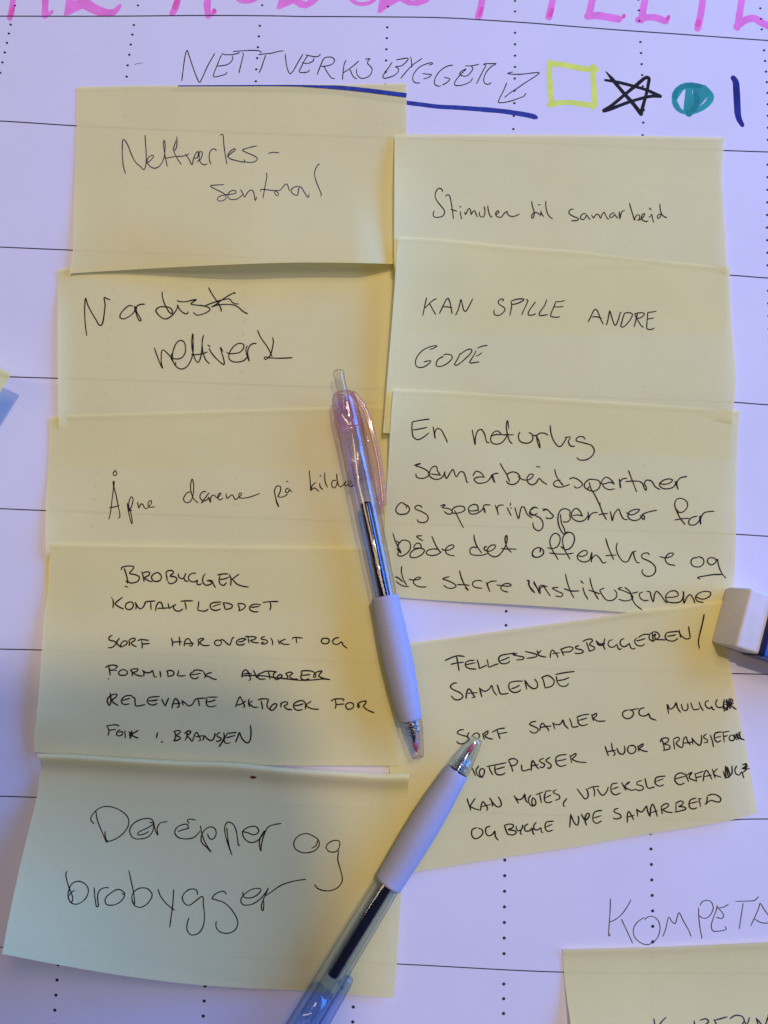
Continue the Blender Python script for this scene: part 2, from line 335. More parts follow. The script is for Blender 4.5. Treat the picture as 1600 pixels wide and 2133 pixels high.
ink('brobygger', 210, 1160, 4.848, 2.3, '''
208,130 210,110 245,96 300,92 335,100 320,130 290,165 350,180 390,205 375,245 330,262 295,262 275,245; 238,118 255,170 270,230 272,265 255,240; 245,296 275,305;
415,150 430,200 438,248; 430,160 470,150 495,158 485,185 450,205 445,212 480,240 520,252; 560,160 525,180 512,210 530,240 570,248 605,230 612,195 590,165 560,155;
660,160 672,240; 655,160 680,140 725,140 735,160 705,185 700,195 745,200 770,220 760,245 720,270 690,265 680,250; 780,170 795,210 825,220 850,190 858,165; 840,205 850,240 885,245;
960,165 925,165 890,190 885,215 915,250 950,250 978,235 970,265 985,282 1020,270; 1055,170 1035,200 1030,250 1060,285 1100,280 1125,260 1090,240 1070,240 1120,240 1140,280 1158,310;
1180,182 1240,172 1285,172; 1205,190 1195,230 1205,270 1240,288 1270,260; 1200,228 1250,222 1295,205; 1300,180 1315,220 1312,288; 1395,175 1360,200 1315,235; 1330,225 1370,270 1430,295 1492,304;
108,410 112,415; 122,425 128,470 122,515; 218,408 190,430 150,465 145,475 185,505 230,525; 300,452 260,470 248,500 260,525 295,532 320,515 330,480 310,455 285,455;
345,460 358,490 355,528; 350,460 375,505 400,525 430,505 455,455 480,450 550,445; 505,460 508,530; 555,545 560,500 590,455 610,460 625,500 635,525 ; 575,520 630,518 680,515; 680,470 688,505 690,520 735,490 ; 760,478 735,500 735,520 770,548 800,545 830,525; 808,448 870,443 930,445; 850,455 860,500 862,530;
990,450 985,500 980,535 1010,545 1060,545 1085,528; 1215,455 1150,460 1110,475 1105,505 1130,535 1180,538 1210,525; 1130,505 1160,490 1210,475; 1235,462 1250,500 1255,528; 1235,462 1290,470 1330,490 1325,510 1285,528 1260,530; 1385,475 1400,520 1395,545; 1385,470 1440,475 1462,495 1440,525 1395,545;
1590,478 1540,480 1505,505 1505,530 1540,552 1590,555; 1520,510 1560,505 1600,500''')
ink('brobygger', 210, 1160, 4.848, 2.3, '''1590,478 1615,485; 1640,460 1700,452 1790,450; 1712,460 1718,500 1708,540''')
ink('brobygger', 210, 1290, 5.926, 2.3, '''
140,198 115,210 98,240 110,258 165,270 190,290 170,325 130,350 95,350; 232,235 205,265 200,300 225,325 250,340 290,325 325,300 325,275 290,265 260,290 245,320 250,345;
348,265 355,300 352,328; 345,260 390,235 425,238 415,265 375,290 400,320 440,338; 458,262 500,250 590,260; 505,268 512,310 510,355; 512,305 560,302 602,298;
872,235 885,280 885,330; 970,218 975,270 975,322; 885,285 930,278 998,275; 1030,330 1040,270 1065,238 1085,240 1115,280 1135,310 1110,332 1095,322; 1045,300 1095,300 1145,295; 1200,250 1210,290 1205,325; 1200,250 1250,235 1275,240 1225,285 1260,320 1340,322;
1450,255 1415,265 1405,300 1430,322 1475,318 1492,290 1475,262 1440,255; 1480,255 1500,250 1530,270 1560,300 1590,318;
60,595 90,575 150,565 205,578 195,600 175,605; 100,580 108,630 118,690; 105,632 150,625 195,632; 92,735 102,738;
260,622 225,650 225,680 270,692 320,680 330,650 300,625 255,622; 365,625 390,655 388,700; 365,625 420,610 462,615 440,645 400,655 450,690 515,702; 515,630 535,660 530,700; 515,630 565,660 620,650 640,630 650,670 665,712 690,708;
730,640 738,680 742,712; 820,640 828,670 830,705; 810,640 860,630 905,655 890,690 835,705; 958,630 960,655 945,690 985,700 1045,695; 1145,632 1200,625 1265,640; 1150,645 1105,670 1105,700 1140,730 1180,732 1205,712; 1105,685 1160,680 1230,668;
1270,650 1290,690 1285,725; 1370,655 1320,670 1290,695 1340,710 1385,735 1430,742''')
ink('brobygger', 470, 1300, 5, 2.3, '''
0,185 40,218 60,180 75,140 90,140; 205,130 240,128; 205,150 150,155 115,180 120,210 160,218 200,205; 135,185 175,180 215,155; 235,145 245,195; 225,135 280,130 320,140 300,160 260,170 290,190 345,195; 408,130 375,140 370,155 420,165 440,185 415,205 375,205 375,195 400,190;
470,145 490,180 488,218; 548,165 560,208; 625,155 580,175 565,185 610,210 665,210; 695,155 705,140 740,140 800,145; 735,145 740,195;
1035,145 1005,155 1000,190 1030,205 1070,195 1080,170 1065,150 1020,148; 1180,140 1140,148 1115,175 1125,205 1170,210 1210,185 1222,215 1262,250;
170,555 180,500 205,475 230,490 255,550 260,575 245,588; 190,520 220,515 270,515; 290,480 310,520 325,560; 400,500 370,510 335,535 350,570 415,572; 385,500 430,490 530,495; 445,500 460,540 462,575; 530,495 500,520 500,550 530,578 570,560 590,540 570,525 540,545 545,575;
625,512 645,540 645,572; 630,510 680,500 700,515 665,540 700,570 750,572; 785,510 790,492 850,485 920,500 940,540 930,560 915,550 925,520 960,495 1005,490 980,520 970,540 1020,565 1085,578; 800,510 785,540 790,570 830,582 870,568; 800,535 840,530 880,525;
175,540 250,535 400,540 520,558 650,572 780,585 900,582 1020,572 1085,578''')
ink('brobygger', 200, 1430, 5.333, 2.3, '''
158,72 165,120 165,170 150,210 130,180 128,140 160,105 205,85 235,90 225,115 180,150 190,175 245,210; 405,110 380,98 320,110 285,145 285,180 320,200 370,192; 290,155 330,145 375,130; 405,115 430,130 435,170 440,212 480,215 545,200;
705,112 640,115 590,125 570,160 590,195 640,205 680,190; 580,160 630,158 685,148; 730,140 755,190 770,215 785,180 808,128; 845,240 855,190 885,132 905,150 925,200 915,230 900,232; 860,190 900,190 940,183; 955,160 970,205; 955,155 1000,190 1030,215 1065,205 1090,165 1110,140 1180,130 1225,128; 1135,145 1145,180 1150,215;
1235,118 1345,118; 1235,135 1225,180 1240,215 1290,225 1335,212; 1230,172 1280,165 1325,150;
115,440 160,430 225,425 258,440; 130,450 145,490 135,545; 145,485 185,482 220,475; 270,480 240,500 228,530 250,548 285,540 300,515 290,500 255,510; 320,490 325,535 325,575; 365,500 385,540 375,575; 400,490 385,530 ; 470,488 430,510 375,545; 385,530 430,560 472,572; 370,545 400,500 375,580 410,520; 685,512 672,572; 725,612 742,618;
870,500 885,540 878,580 865,605; 865,500 915,488 940,500 920,525 890,545 930,560 940,575 910,595 870,605; 1010,500 1010,560 990,598; 985,520 1030,492 1055,500 1040,525 1010,540 1045,580 1068,610 1085,570 1100,530 1120,508 1140,540 1162,598 1140,605; 1110,560 1150,552 1190,545; 1190,600 1205,545 1225,570 1270,600 1300,590 1320,545 1325,520; 1380,510 1345,530 1350,555 1390,575 1380,600 1345,612 1340,600;
1420,512 1425,560 1400,620 1368,670; 1460,520 1510,515 1560,510; 1460,525 1430,570 1425,610 1450,632 1490,625; 1450,570 1500,555 1545,545''')
ink('brobygger', 470, 1430, 5, 2.3, '''
105,210 130,140 150,105 165,130 190,180 200,210 185,218; 120,195 170,180 210,150; 245,130 240,170 250,210; 250,175 280,150; 255,185 290,215 340,215; 340,140 370,130 445,135 440,160 430,190 450,230 485,250 520,220 535,190 515,178 485,195 465,230 475,245;
370,150 380,195 385,235; 575,170 578,220 580,180 610,160 645,165 640,190 610,200 640,235 690,240; 800,145 750,155 710,185 715,225 750,248 800,240 ; 715,200 760,195 810,180; 800,145 830,170 832,235; 890,155 840,195 870,220 920,235 970,236;
1100,150 1140,130 1235,135 1225,150; 1145,140 1150,185 1145,230; 1150,190 1190,185 1235,182; 1300,168 1265,175 1250,205 1270,235 1310,232 1335,205 1325,175 1290,165; 1375,175 1395,210 1385,225 1375,205 1390,170 1430,155 1465,152 1455,180 1435,205 1480,245 1545,273;
105,578 125,530 145,480 160,520 190,565 235,588 255,560 265,490 260,405''')
ink('naturlig', 840, 850, 3.721, 2.3, '''
68,108 130,95 202,85; 70,108 68,170 80,225 112,245 150,230 200,192; 75,170 125,162 185,150; 232,145 240,190 248,235 245,190 262,160 290,165 320,215 343,265;
535,170 545,220 558,282 560,230 580,175 605,165 630,200 650,265 668,268; 760,200 735,178 705,185 680,225 685,265 720,280 760,270 790,240 812,195; 690,215 720,205 765,205; 805,95 800,150 810,210 828,260 845,275; 812,100 818,160; 765,207 855,207;
905,185 893,215 905,255 945,272 985,265 1005,240 1000,205 975,188; 1005,210 1030,215 1040,260 1060,310 1055,260 1035,215 1060,195 1095,195 1122,210;
1140,135 1145,190 1165,250 1200,295 1220,297 1250,260 1268,222; 1255,228 1295,225 1280,260 1300,295 1330,295; 1410,240 1395,222 1350,228 1340,250 1400,270 1460,290 1482,330 1465,370 1420,400 1370,402 1345,385;
85,443 135,428 125,435 95,445 150,465 195,495 195,525 150,545 105,535 98,510; 290,520 265,485 260,455 235,452 210,480 205,525 240,550 285,548 320,510 325,490 320,500 335,545 365,500 385,475 400,510 412,535 440,495 465,495 485,540 495,575 505,575; 215,510 250,515 290,520;
540,525 565,490 600,500 630,535; 630,535 580,535 550,550 570,578 610,582 650,570 680,535 690,515 700,550 712,580 690,530 705,510 738,505; 752,428 775,470 800,510 825,570; 800,515 845,495 885,505 905,535 890,570 855,592 815,585 800,565; 890,530 930,555 975,555 1005,530 1010,515 985,512 960,545 970,580 1000,595 1030,580 1055,545 1080,570 1115,592; 1032,453 1062,457''')
ink('naturlig', 1100, 960, 4, 2.3, '''
222,70 235,120 260,165 295,205; 270,160 225,170 212,195 235,215 280,218 325,205 348,195; 345,150 380,140 430,165 455,195 430,220 400,225 385,210; 555,155 510,155 475,185 470,215 500,240 545,252 585,235 602,200 590,165 550,155; 510,178 525,230 560,290 600,375 625,440 655,490; 515,215 500,225 505,245;
720,195 690,155 650,135 620,160 610,190 640,190 690,178 720,195; 620,190 635,220 680,240 722,232; 760,150 768,190 772,228 765,180 790,150 825,145; 838,80 860,140 885,205 905,258; 815,172 870,168 930,170; 930,170 955,190 970,230 985,248 985,220 970,185 990,160 1030,170 1060,215 1098,238; 1095,185 1130,195 1180,185 1205,160 1170,150 1115,170 1095,200 1120,228 1170,232 1215,215 1238,170; 1225,170 1240,210 1252,238 1240,190 1260,150 1290,135 1325,130;
75,390 50,385 20,410 25,440 60,455; 60,455 15,435; 60,455 105,480 125,520 120,560 90,582 55,565 42,535 42,515; 122,400 160,405 185,430 212,460 190,480 150,475; 345,455 350,420 320,400 280,405 255,440 250,500 265,560 300,610 320,595 345,595; 270,445 280,520 300,560 310,600; 290,505 320,510 350,490 350,455;
455,460 430,415 400,395 370,420 362,460 385,490 430,505 475,490 500,455; 375,455 420,450 455,460; 500,425 505,460 500,495 520,450 550,430 580,432; 600,350 600,375; 590,450 630,440 665,440; 685,420 695,460 702,500 720,440 755,402 775,450 800,485 830,490; 820,430 860,450 910,430 930,405 890,405 840,430 835,470 870,495 920,490 960,450; 935,455 965,490 970,460 950,450 990,430 1075,410;
1310,530 1270,480 1240,420 1222,360 1240,320 1275,312 1320,335 1330,375 1300,420 1260,430 1238,405; 1225,492 1280,482 1345,478; 1410,460 1370,470 1340,500 1345,530 1390,532 1425,500 1435,455 1430,490 1440,530 1440,480 1465,435 1510,422 1552,420''')
ink('naturlig', 810, 1020, 4.848, 2.3, '''
170,150 130,130 90,160 70,205 90,240 135,250 190,235 210,195 190,160 155,150; 180,185 178,165; 335,180 325,165 285,160 262,180 270,195 330,220 390,260 398,295 375,325 330,332 295,320 288,300;
520,165 560,150 570,155 540,180 600,190 640,215 635,240 595,245 560,220; 635,215 655,185 710,165 760,175 770,200 740,225 680,238 645,235 640,215; 665,210 690,260 730,340 755,385; 905,215 895,160 860,148 815,170 805,205 845,215 905,205; 805,210 820,240 870,245 930,215 960,185 975,235 955,180 965,155 1025,155;
1075,155 1095,210 1108,255 1095,190 1110,160 1160,155; 1195,180 1215,220 1235,262; 1230,135 1225,160; 1235,180 1235,190; 1275,180 1290,240 1312,292 1325,230 1345,170 1365,175 1400,250 1445,285; 1505,190 1490,178 1440,200 1420,240 1450,260 1500,240; 1595,200 1555,212; 1590,280 1600,295;
42,440 60,500 90,570 125,640 90,605 80,590; 80,520 100,530 95,570; 95,560 130,515 175,510 215,540 215,600 180,645 120,672 90,660 100,625; 330,590 320,550 285,540 255,570 255,590 320,590 360,610 340,650 270,685 220,680 215,650 250,610 310,590; 335,465 280,470 300,490 345,515;
435,470 460,530 490,590 525,635; 495,600 430,600 380,625 385,650 440,665 500,650 535,625; 535,598 560,610 620,605 660,575 650,558 610,565 575,600 580,640 615,660 665,668;
860,455 865,500 885,560 938,640; 900,585 850,580 820,605 830,650 880,662 950,660 995,645; 990,575 965,580 970,610 1020,620 1070,590 1078,562 1040,560 1000,595 1000,635 1050,675 1100,670 1150,620 1175,575 1195,510 1190,460 1175,480 1180,540 1205,600 1238,632; 1135,595 1200,598 1290,600;
1530,630 1535,600 1510,585 1465,605 1448,645 1475,680 1520,680 1560,650 1565,620 1540,590;
130,775 128,830 145,900 180,965; 65,880 95,890 140,930; 75,925 110,955 155,975 205,978; 205,905 250,912 315,900 325,885 290,885 250,920 260,955 310,980 378,982;
610,878 545,900 600,920 660,950 680,975 645,995 590,990 555,965; 715,818 730,880 760,950 805,1018 770,990; 690,958 750,960 815,965; 945,925 900,915 850,935 850,970 890,990 940,995; 985,935 1000,980 1022,1030 1000,970 1000,945 1040,925 1090,922; 1090,962 1150,970 1210,975 1240,965 1210,948 1160,955 1130,990 1150,1018 1205,1035;
1395,915 1415,915 1410,950 1440,1010 1475,1042; 1465,925 1495,985 1530,1048 1520,980 1545,965 1600,980''')
ink('naturlig', 1090, 1090, 3.636, 2.3, '''
125,215 135,190 105,185 75,210 70,245 95,258 140,245 155,215 145,195; 185,185 215,190 255,180 278,140 275,95 245,75 215,95 202,140 215,190 265,275; 285,175 320,200 360,185 388,130 380,85 350,68 315,85 298,120 310,190 355,272; 200,225 260,232 340,232 380,225;
410,245 450,250 485,230 480,208 450,210 410,245 415,270 455,293 500,280 520,220 515,295 520,270 550,240 580,265 605,300 630,295; 625,115 645,180 670,240 685,275; 625,245 665,242 705,240; 712,148 705,190 725,250 760,290 790,290 815,245 830,215 845,265 865,298 882,298; 830,218 855,210;
955,240 945,225 900,235 900,260 960,290 1000,330 1000,370 970,398 925,398 900,370 905,350; 1035,252 1080,262 1130,245 1138,228 1105,228 1075,270 1095,305 1150,320; 1320,260 1285,265 1270,295 1290,325 1340,328 1368,300 1360,265 1325,252; 1470,285 1440,262 1405,265 1395,290 1420,315 1455,300 1470,270 1480,320 1505,380 1535,415; 1340,422 1320,412 1380,398 1450,388 1505,388;
30,435 45,435 45,470 85,522; 78,450 110,500 125,530 130,490 155,480 180,515 205,550; 265,485 220,490 260,515 300,535 290,555 245,550; 320,385 335,450 360,520 385,565; 310,495 360,512 425,512; 435,435 455,455; 452,485 465,530 490,575; 505,415 520,480 550,545 570,575; 495,505 540,520 580,535; 580,510 600,545 630,580 670,585 705,560 708,525 690,505; 615,490 580,505;
750,485 720,495 770,515 825,545 830,570 770,588 725,575; 770,485 810,520 825,570 850,615 900,655; 825,530 870,520; 905,520 880,535 890,570 920,585 950,582; 935,515 960,520 970,560 985,595 995,540 1010,515 1040,540 1075,590 1090,605; 1080,560 1130,560 1175,545 1160,515 1115,515 1080,550 1090,590 1140,602 1195,590 1215,540 1210,515; 1215,520 1218,605 1240,560 1265,540 1290,575 1300,605; 1305,555 1360,575 1415,550 1420,525 1380,515 1330,530 1305,560 1320,590 1365,600''')
ink('fellesskap', 920, 1270, 4.706, 2.3, '''
35,498 100,468 160,452 225,458; 148,465 160,530 172,598; 92,535 150,522 215,515; 320,495 270,500 235,520 240,560 280,578 338,582; 240,540 290,528 330,520; 348,490 365,540 372,575 405,560 440,545; 445,488 455,525 462,562 510,545 555,530; 715,425 650,435 580,450 560,475 570,515 610,530 660,515 668,500; 575,502 620,485 665,465;
740,428 700,440 760,455 810,468 800,485 735,492; 820,410 870,420 930,440 935,455 890,470 835,475 ; 935,400 950,450; 975,400 945,435 960,450 1025,465; 1065,470 1070,420 1085,395 1110,415 1135,450 1140,468; 1085,432 1155,422; 1175,395 1185,420 1198,448; 1165,390 1220,370 1270,365 1290,380 1260,410 1190,415; 1345,352 1310,365 1320,380 1375,395 1390,415 1350,430 1305,425;
1420,320 1435,360 1450,408; 1385,310 1430,290 1475,290 1480,305 1450,340 1500,370 1500,385 1450,408; 1515,305 1540,345 1570,350 1600,330;
150,718 120,720 85,755 110,780 190,820 210,850 180,880 130,880 95,845; 240,870 245,820 265,775 285,790 315,840 330,855 300,860; 260,820 350,812; 370,765 395,855; 372,770 420,800 470,775 490,740 510,800 540,838; 545,735 560,780 580,825 655,820; 795,700 720,702 665,720 665,780 710,812 760,800 775,785; 685,775 730,760 765,740;
815,690 835,780; 818,692 860,750 910,775 940,755 935,710 912,680; 985,665 1000,700 1015,765; 980,665 1040,645 1085,670 1105,705 1085,745 1015,768; 1118,635 1200,618 1302,605; 1125,655 1135,710 1170,748 1220,748 1245,725; 1140,695 1200,685 1250,665''')
ink('fellesskap', 1180, 1270, 5, 2.3, '''
310,325 345,355 385,350 400,300; 385,350 390,390 405,412; 480,312 445,325 435,365 460,390 500,385 525,360 535,395 555,415 575,405; 600,300 570,315 560,355 590,385 630,375 655,350 665,385 690,410 718,400;
860,255 800,260 750,290; 730,295 710,325 730,365 780,378 815,360; 730,325 775,315 820,300; 895,245 905,335; 895,235 870,255 860,290 890,325 930,310 970,280 950,240 910,230 890,240; 900,280 930,250 920,290 940,310 985,312 1035,315;
1165,225 1090,232 1040,245 1030,290 1060,320 1120,325 1160,300; 1050,275 1100,270 1140,260; 1175,212 1188,290; 1170,230 1200,275 1250,305 1285,295 1280,230 1272,175; 1435,48 1415,150 1385,270 1375,340 1385,402''')
ink('fellesskap', 930, 1440, 4.444, 2.3, '''
160,355 120,360 100,385 140,405 200,425 205,450 170,480 120,485 95,465; 210,380 195,415 215,450; 240,410 275,385 305,400 300,435; 335,390 352,445; 338,400 385,365 380,395 355,410 390,435 430,442; 425,378 480,350 540,340; 468,355 480,395 498,438; 478,395 530,385 562,380;
830,278 790,285 770,305 810,325 850,350 835,380 800,385 770,365; 865,365 875,310 890,295 915,320 945,355 945,368; 875,335 925,325 970,322; 985,290 1005,350; 985,295 1030,310 1060,300 1078,265 1095,310 1128,345; 1140,252 1155,290 1168,330 1222,325; 1320,212 1260,220 1205,240; 1215,250 1225,300 1260,318 1308,305; 1225,270 1300,248; 1345,215 1362,272; 1345,225 1390,205 1390,225 1365,250 1400,275 1470,275;
240,712 268,780; 300,690 275,730 285,770 320,795 350,760 350,725 325,715 305,745 320,790 340,795; 375,695 460,680 555,660; 395,700 410,740 430,772; 450,690 450,740 470,770 520,770 545,755; 450,725 540,700; 575,640 600,690 615,742; 575,635 620,622 660,645 640,680 590,690; 695,678 705,735 775,720; 785,735 790,660 800,640 830,690 855,718; 790,690 850,678; 900,620 860,640 880,660 910,675 895,705 865,700; 960,610 920,640 945,660 970,680 960,712 935,708; 1110,585 1050,592 1015,615 1020,670 1060,695 1110,680; 1020,645 1080,635 1110,625; 1145,592 1160,662; 1145,605 1200,575 1195,600 1165,625 1210,650 1295,660''')
ink('fellesskap', 1240, 1440, 4.444, 2.3, '''
300,172 260,190 255,225 285,252 330,245 355,210 345,180 310,172; 330,172 400,160; 455,152 415,165 405,205 430,228 480,220 495,205 510,245 565,268; 665,120 672,165 680,205; 675,125 690,165 730,145 750,105 760,150 790,195; 798,120 810,165 840,180 858,160 855,115; 885,105 900,150 915,170 965,162; 962,100 975,140 1000,178; 1050,85 1020,100 1025,140 1060,160 1080,140 1085,165 1105,172; 1130,75 1115,110 1130,145 1165,150 1185,140 1195,185; 1195,75 1190,140 1225,170 1215,75 1250,160 1240,70 1275,85 1235,130 1260,70 1210,180 1235,120 1280,150 1305,168; 1200,100 1260,100; 1200,120 1260,135; 1215,150 1280,110;
92,510 120,590 125,595; 152,480 160,540 185,580 170,595 ; 110,560 190,545; 200,525 225,575 260,580 275,550 270,505; 310,505 300,550 330,578 370,560 375,520 350,500 318,505; 395,505 405,555; 395,515 445,485 440,505 410,530 440,550 485,558; 605,470 610,445 650,430 680,440 670,470 640,485 690,505 690,530 630,548; 620,450 635,500 640,545; 725,450 735,535; 725,440 770,425 780,445 750,480 770,505 805,520 820,440 840,420 855,460 880,495; 815,480 905,470; 895,430 905,490 ; 895,435 940,485 970,500 985,450 985,405; 1030,395 1005,415 1010,435 1035,445 1040,470 1010,475; 1065,405 1085,460 1095,515; 1165,375 1110,390 1105,440 1130,470 1165,455; 1115,430 1165,415; 1170,380 1240,370; 1185,385 1195,470; 1190,420 1225,410; 1255,405 1240,430 1250,455 1285,450 1285,415 1260,405; 1285,400 1310,450; 1300,400 1330,445 1310,390; 1345,375 1320,420 1380,450; 1330,380 1350,445;
20,905 60,960 80,960 115,910 120,885; 205,850 155,860 150,930 185,958 235,940; 160,905 215,885; 245,845 285,915; 300,860 320,835 275,880 330,915 370,910; 430,825 390,840 385,860 440,880 445,905 400,918 375,905; 460,805 490,895 550,885; 650,785 590,790 560,805 555,850 590,878 635,865; 560,835 630,810; 835,770 790,755 745,780 740,830 780,865 825,850; 745,810 835,785; 835,765 865,835; 850,775 895,750 870,800 935,830; 925,760 940,835; 930,765 1000,740; 935,800 985,785; 1000,830 1010,760 1030,730 1060,775 1080,815; 1010,790 1075,775; 1085,720 1110,800; 1130,715 1095,765 1165,795; 1185,740 1205,805; 1205,690 1215,800 1245,785 1220,700 1235,790 1265,760 1265,690; 1310,690 1295,720 1300,760 1335,775 1355,745 1375,800; 1365,680 1400,670 1385,700 1360,715 1400,720 1370,750; 1385,675 1410,690 1385,720 1425,715''')
ink('fellesskap', 950, 1590, 5, 2.3, '''
115,368 135,430 155,488; 200,365 170,410 150,445 190,470 245,488; 255,490 265,430 280,398 300,420 330,470 318,492; 270,450 355,430; 350,360 372,395 380,448; 350,362 400,430 440,455 470,440 465,390 440,350; 605,335 650,415; 615,355 660,380 700,355 715,320 725,380 745,410; 780,330 755,370 765,420 800,445 830,425 825,380 800,360 790,400 805,440 825,440; 835,325 905,300 ; 870,315 890,410; 990,285 930,290 ; 935,300 920,350 930,400 970,410 1000,395; 930,360 990,330; 1045,275 1010,295 1020,310 1075,335 1080,365 1035,385; 1155,365 1120,415 1120,440 1135,450;
1260,265 1310,330 1345,372 1375,350 1370,290 1355,265; 1375,265 1420,245 1490,240; 1430,250 1445,300 1440,342;
215,670 170,690 165,750 195,785 245,770 280,725 270,690 230,675; 355,655 315,670 310,720 335,755 380,740 405,705 410,760 440,800; 505,650 530,720 540,742; 505,645 560,632 600,645 590,670 545,690 600,700 630,715 600,745 540,740; 625,655 640,700 680,690 698,640; 680,690 670,725 685,742; 750,630 715,660 725,705 770,700 795,675 800,720 815,742; 835,615 810,650 820,690 860,690 885,670 890,715 905,722; 1015,602 940,615 930,680 960,710 1005,695; 935,665 1000,635;
1195,530 1185,665; 1195,535 1240,630 1265,645 1278,600 1275,550; 1305,530 1345,590 1380,565 1390,525 1370,520 1350,550 1345,600 1360,645; 1520,490 1460,500 1435,520 1430,600 1465,625 1515,600; 1435,570 1510,545''')
ink('fellesskap', 1170, 1580, 3.902, 2.3, '''
460,405 430,415 430,435 475,455 485,475 450,492 420,485; 535,520 535,460 545,430 570,465 585,498; 535,475 590,462; 610,410 620,470; 612,415 650,435 680,400 690,385 700,430 718,470; 720,470 725,400 740,370 760,410 778,470; 725,440 780,425; 810,390 818,450; 808,392 850,365 870,375 860,395 825,415 850,432 900,440; 930,360 930,430; 930,362 970,345 990,355 975,380 950,390 1000,395 1010,410 970,425 922,435; 1095,320 1045,340 1040,395 1070,410 1100,400; 1045,365 1105,350; 1115,325 1130,390; 1115,330 1135,325; 1185,310 1175,370 1165,370; 1190,300 1230,290 1275,305 1295,330 1285,352 1250,350 1215,340 1170,368''')
ink('dorapner', 170, 1660, 2.857, 2.0, '''
75,160 55,135 65,105 110,65 165,57 230,80 275,120 280,165 245,220 185,258 155,262 142,240 140,205; 85,85 95,140 125,215 152,272 155,260; 432,160 420,135 380,128 320,150 290,185 288,215 310,245 350,250 400,235 425,200 430,165; 405,150 430,158 400,180 335,215 335,225 370,222 400,205; 430,155 440,200 455,228 450,185 470,155 510,147;
635,185 632,165 600,165 565,185 555,215 575,240 620,250 670,240 705,205; 575,205 605,195 640,185; 640,158 630,140 645,132 678,138; 708,172 715,215 735,270 770,328 745,300 715,270 712,240 730,200 765,178 795,190 800,225 780,252 760,245 750,220;
865,185 870,240 880,300 895,345 875,290 855,220 855,170 870,150 900,160 920,200 930,260 935,292 942,285; 955,205 985,212 1030,225 1055,205 1040,178 1000,178 960,205 965,240 1000,270 1040,265 1075,230 1090,200 1065,240 1058,280 1068,322 1070,290 1085,230 1110,180 1145,165 1188,158;
1385,235 1340,218 1295,230 1265,265 1270,305 1310,330 1360,330 1400,310 1415,280 1405,250 1380,235; 1405,260 1395,290 1370,305; 1535,300 1535,265 1510,258 1470,275 1455,300 1475,325 1515,325 1535,300; 1530,320 1525,370 1545,450 1552,495 1530,535 1480,558 1430,555 1400,540 1388,522;
75,540 80,600 92,655 100,650 95,600 105,560 130,542 162,540; 240,575 258,580 250,565 220,550 170,575 140,610 150,640 195,642 235,620 255,590 255,575; 282,440 295,500 310,570 315,642 300,610 305,575 340,545 390,545 420,580 405,620 360,655 320,650 300,620; 455,548 470,590 510,640 550,672; 548,550 545,620 535,700 525,775; 540,670 555,672;
690,580 685,555 650,548 610,575 600,605 615,635 640,645 690,610 720,592 725,640 732,710 720,780 690,815 650,820 628,790 630,750 640,718; 860,580 850,562 800,575 778,605 800,612 850,630 900,680 930,745 915,790 870,812 820,800 800,770 802,740; 960,565 965,595 1010,600 1055,575 1068,550 1030,545 980,570 948,610 960,640 1010,640 1060,610 1095,570 1112,542 1100,570 1075,630 1070,660 1080,678 1085,640 1085,600 1130,565 1190,525 1260,502 1335,490''')
ink('kompeta', 1160, 1850, 3.636, 1.8, '''
405,80 405,150 400,230 395,365 407,345; 562,88 540,130 490,200 440,240 400,258; 490,235 520,300 575,418; 665,240 690,218 730,215 770,250 782,300 770,360 730,410 680,428 630,410 590,370 580,320 600,270 640,235 665,222;
803,367 825,310 850,220 870,250 895,270 910,230 925,185 960,250 1000,320 1017,365; 1075,150 1075,210 1085,300 1100,383; 1085,130 1100,105 1140,92 1170,105 1185,150 1165,200 1130,228 1100,225 1078,205; 1215,130 1210,160 1185,230 1170,290 1185,325 1230,325 1285,310 1275,290; 1215,150 1260,145 1300,122; 1212,140 1250,180 1265,210 1250,230 1210,220;
1355,100 1440,98 1500,92 1528,65; 1412,115 1400,190 1382,308; 1470,285 1500,220 1530,150 1540,115 1570,160 1610,215; 1500,235 1550,262 1610,265''')
ink('kompetanse', 1160, 1850, 3.636, 2.6, '''
735,990 745,1050; 828,978 800,1005 770,1045; 1040,1005 1045,1050; 1085,1000 1130,990 1150,1010 1120,1040; 1190,995 1220,1050; 1200,1000 1290,975; 1310,990 1350,965 1400,970 1420,1000 1400,1040; 1420,1000 1440,1050; 1440,1040 1460,980; 1510,985 1530,1050; 1515,990 1570,1045 1600,975; 1600,960 1612,1050''')
ink('dorapner', 100, 1780, 6.667, 2.0, '''
265,230 250,270 260,350 290,450 330,550 345,630 325,660 300,640 280,580 290,500 330,410 410,372 490,390 550,450 560,520 530,600 460,665 390,690 330,675 295,640; 300,570 320,530 370,497''')

ink('apne', 440, 960, 5.333, 2.0, '1515,275 1545,262 1560,235 1545,222 1520,240 1522,270 1550,285 1590,270')
# ------------------------------------------------------------------ the flip-chart sheet
M_sheet = paper('sheet_paper', (0.765, 0.745, 0.825), var=0.025, fibre=0.25, wave=0.35)
def sheet_z(x, y): return 0.0
g = 24; sv = []; sf = []
for j in range(g+1):
    for i in range(g+1):
        sv.append((-420+i*840/g, -760+j*1000/g, 0.0))
for j in range(g):
    for i in range(g):
        a = j*(g+1)+i; sf.append((a, a+1, a+g+2, a+g+1))
sheet = new_obj('paper_sheet', sv, sf, M_sheet); tag(sheet, kind='structure')
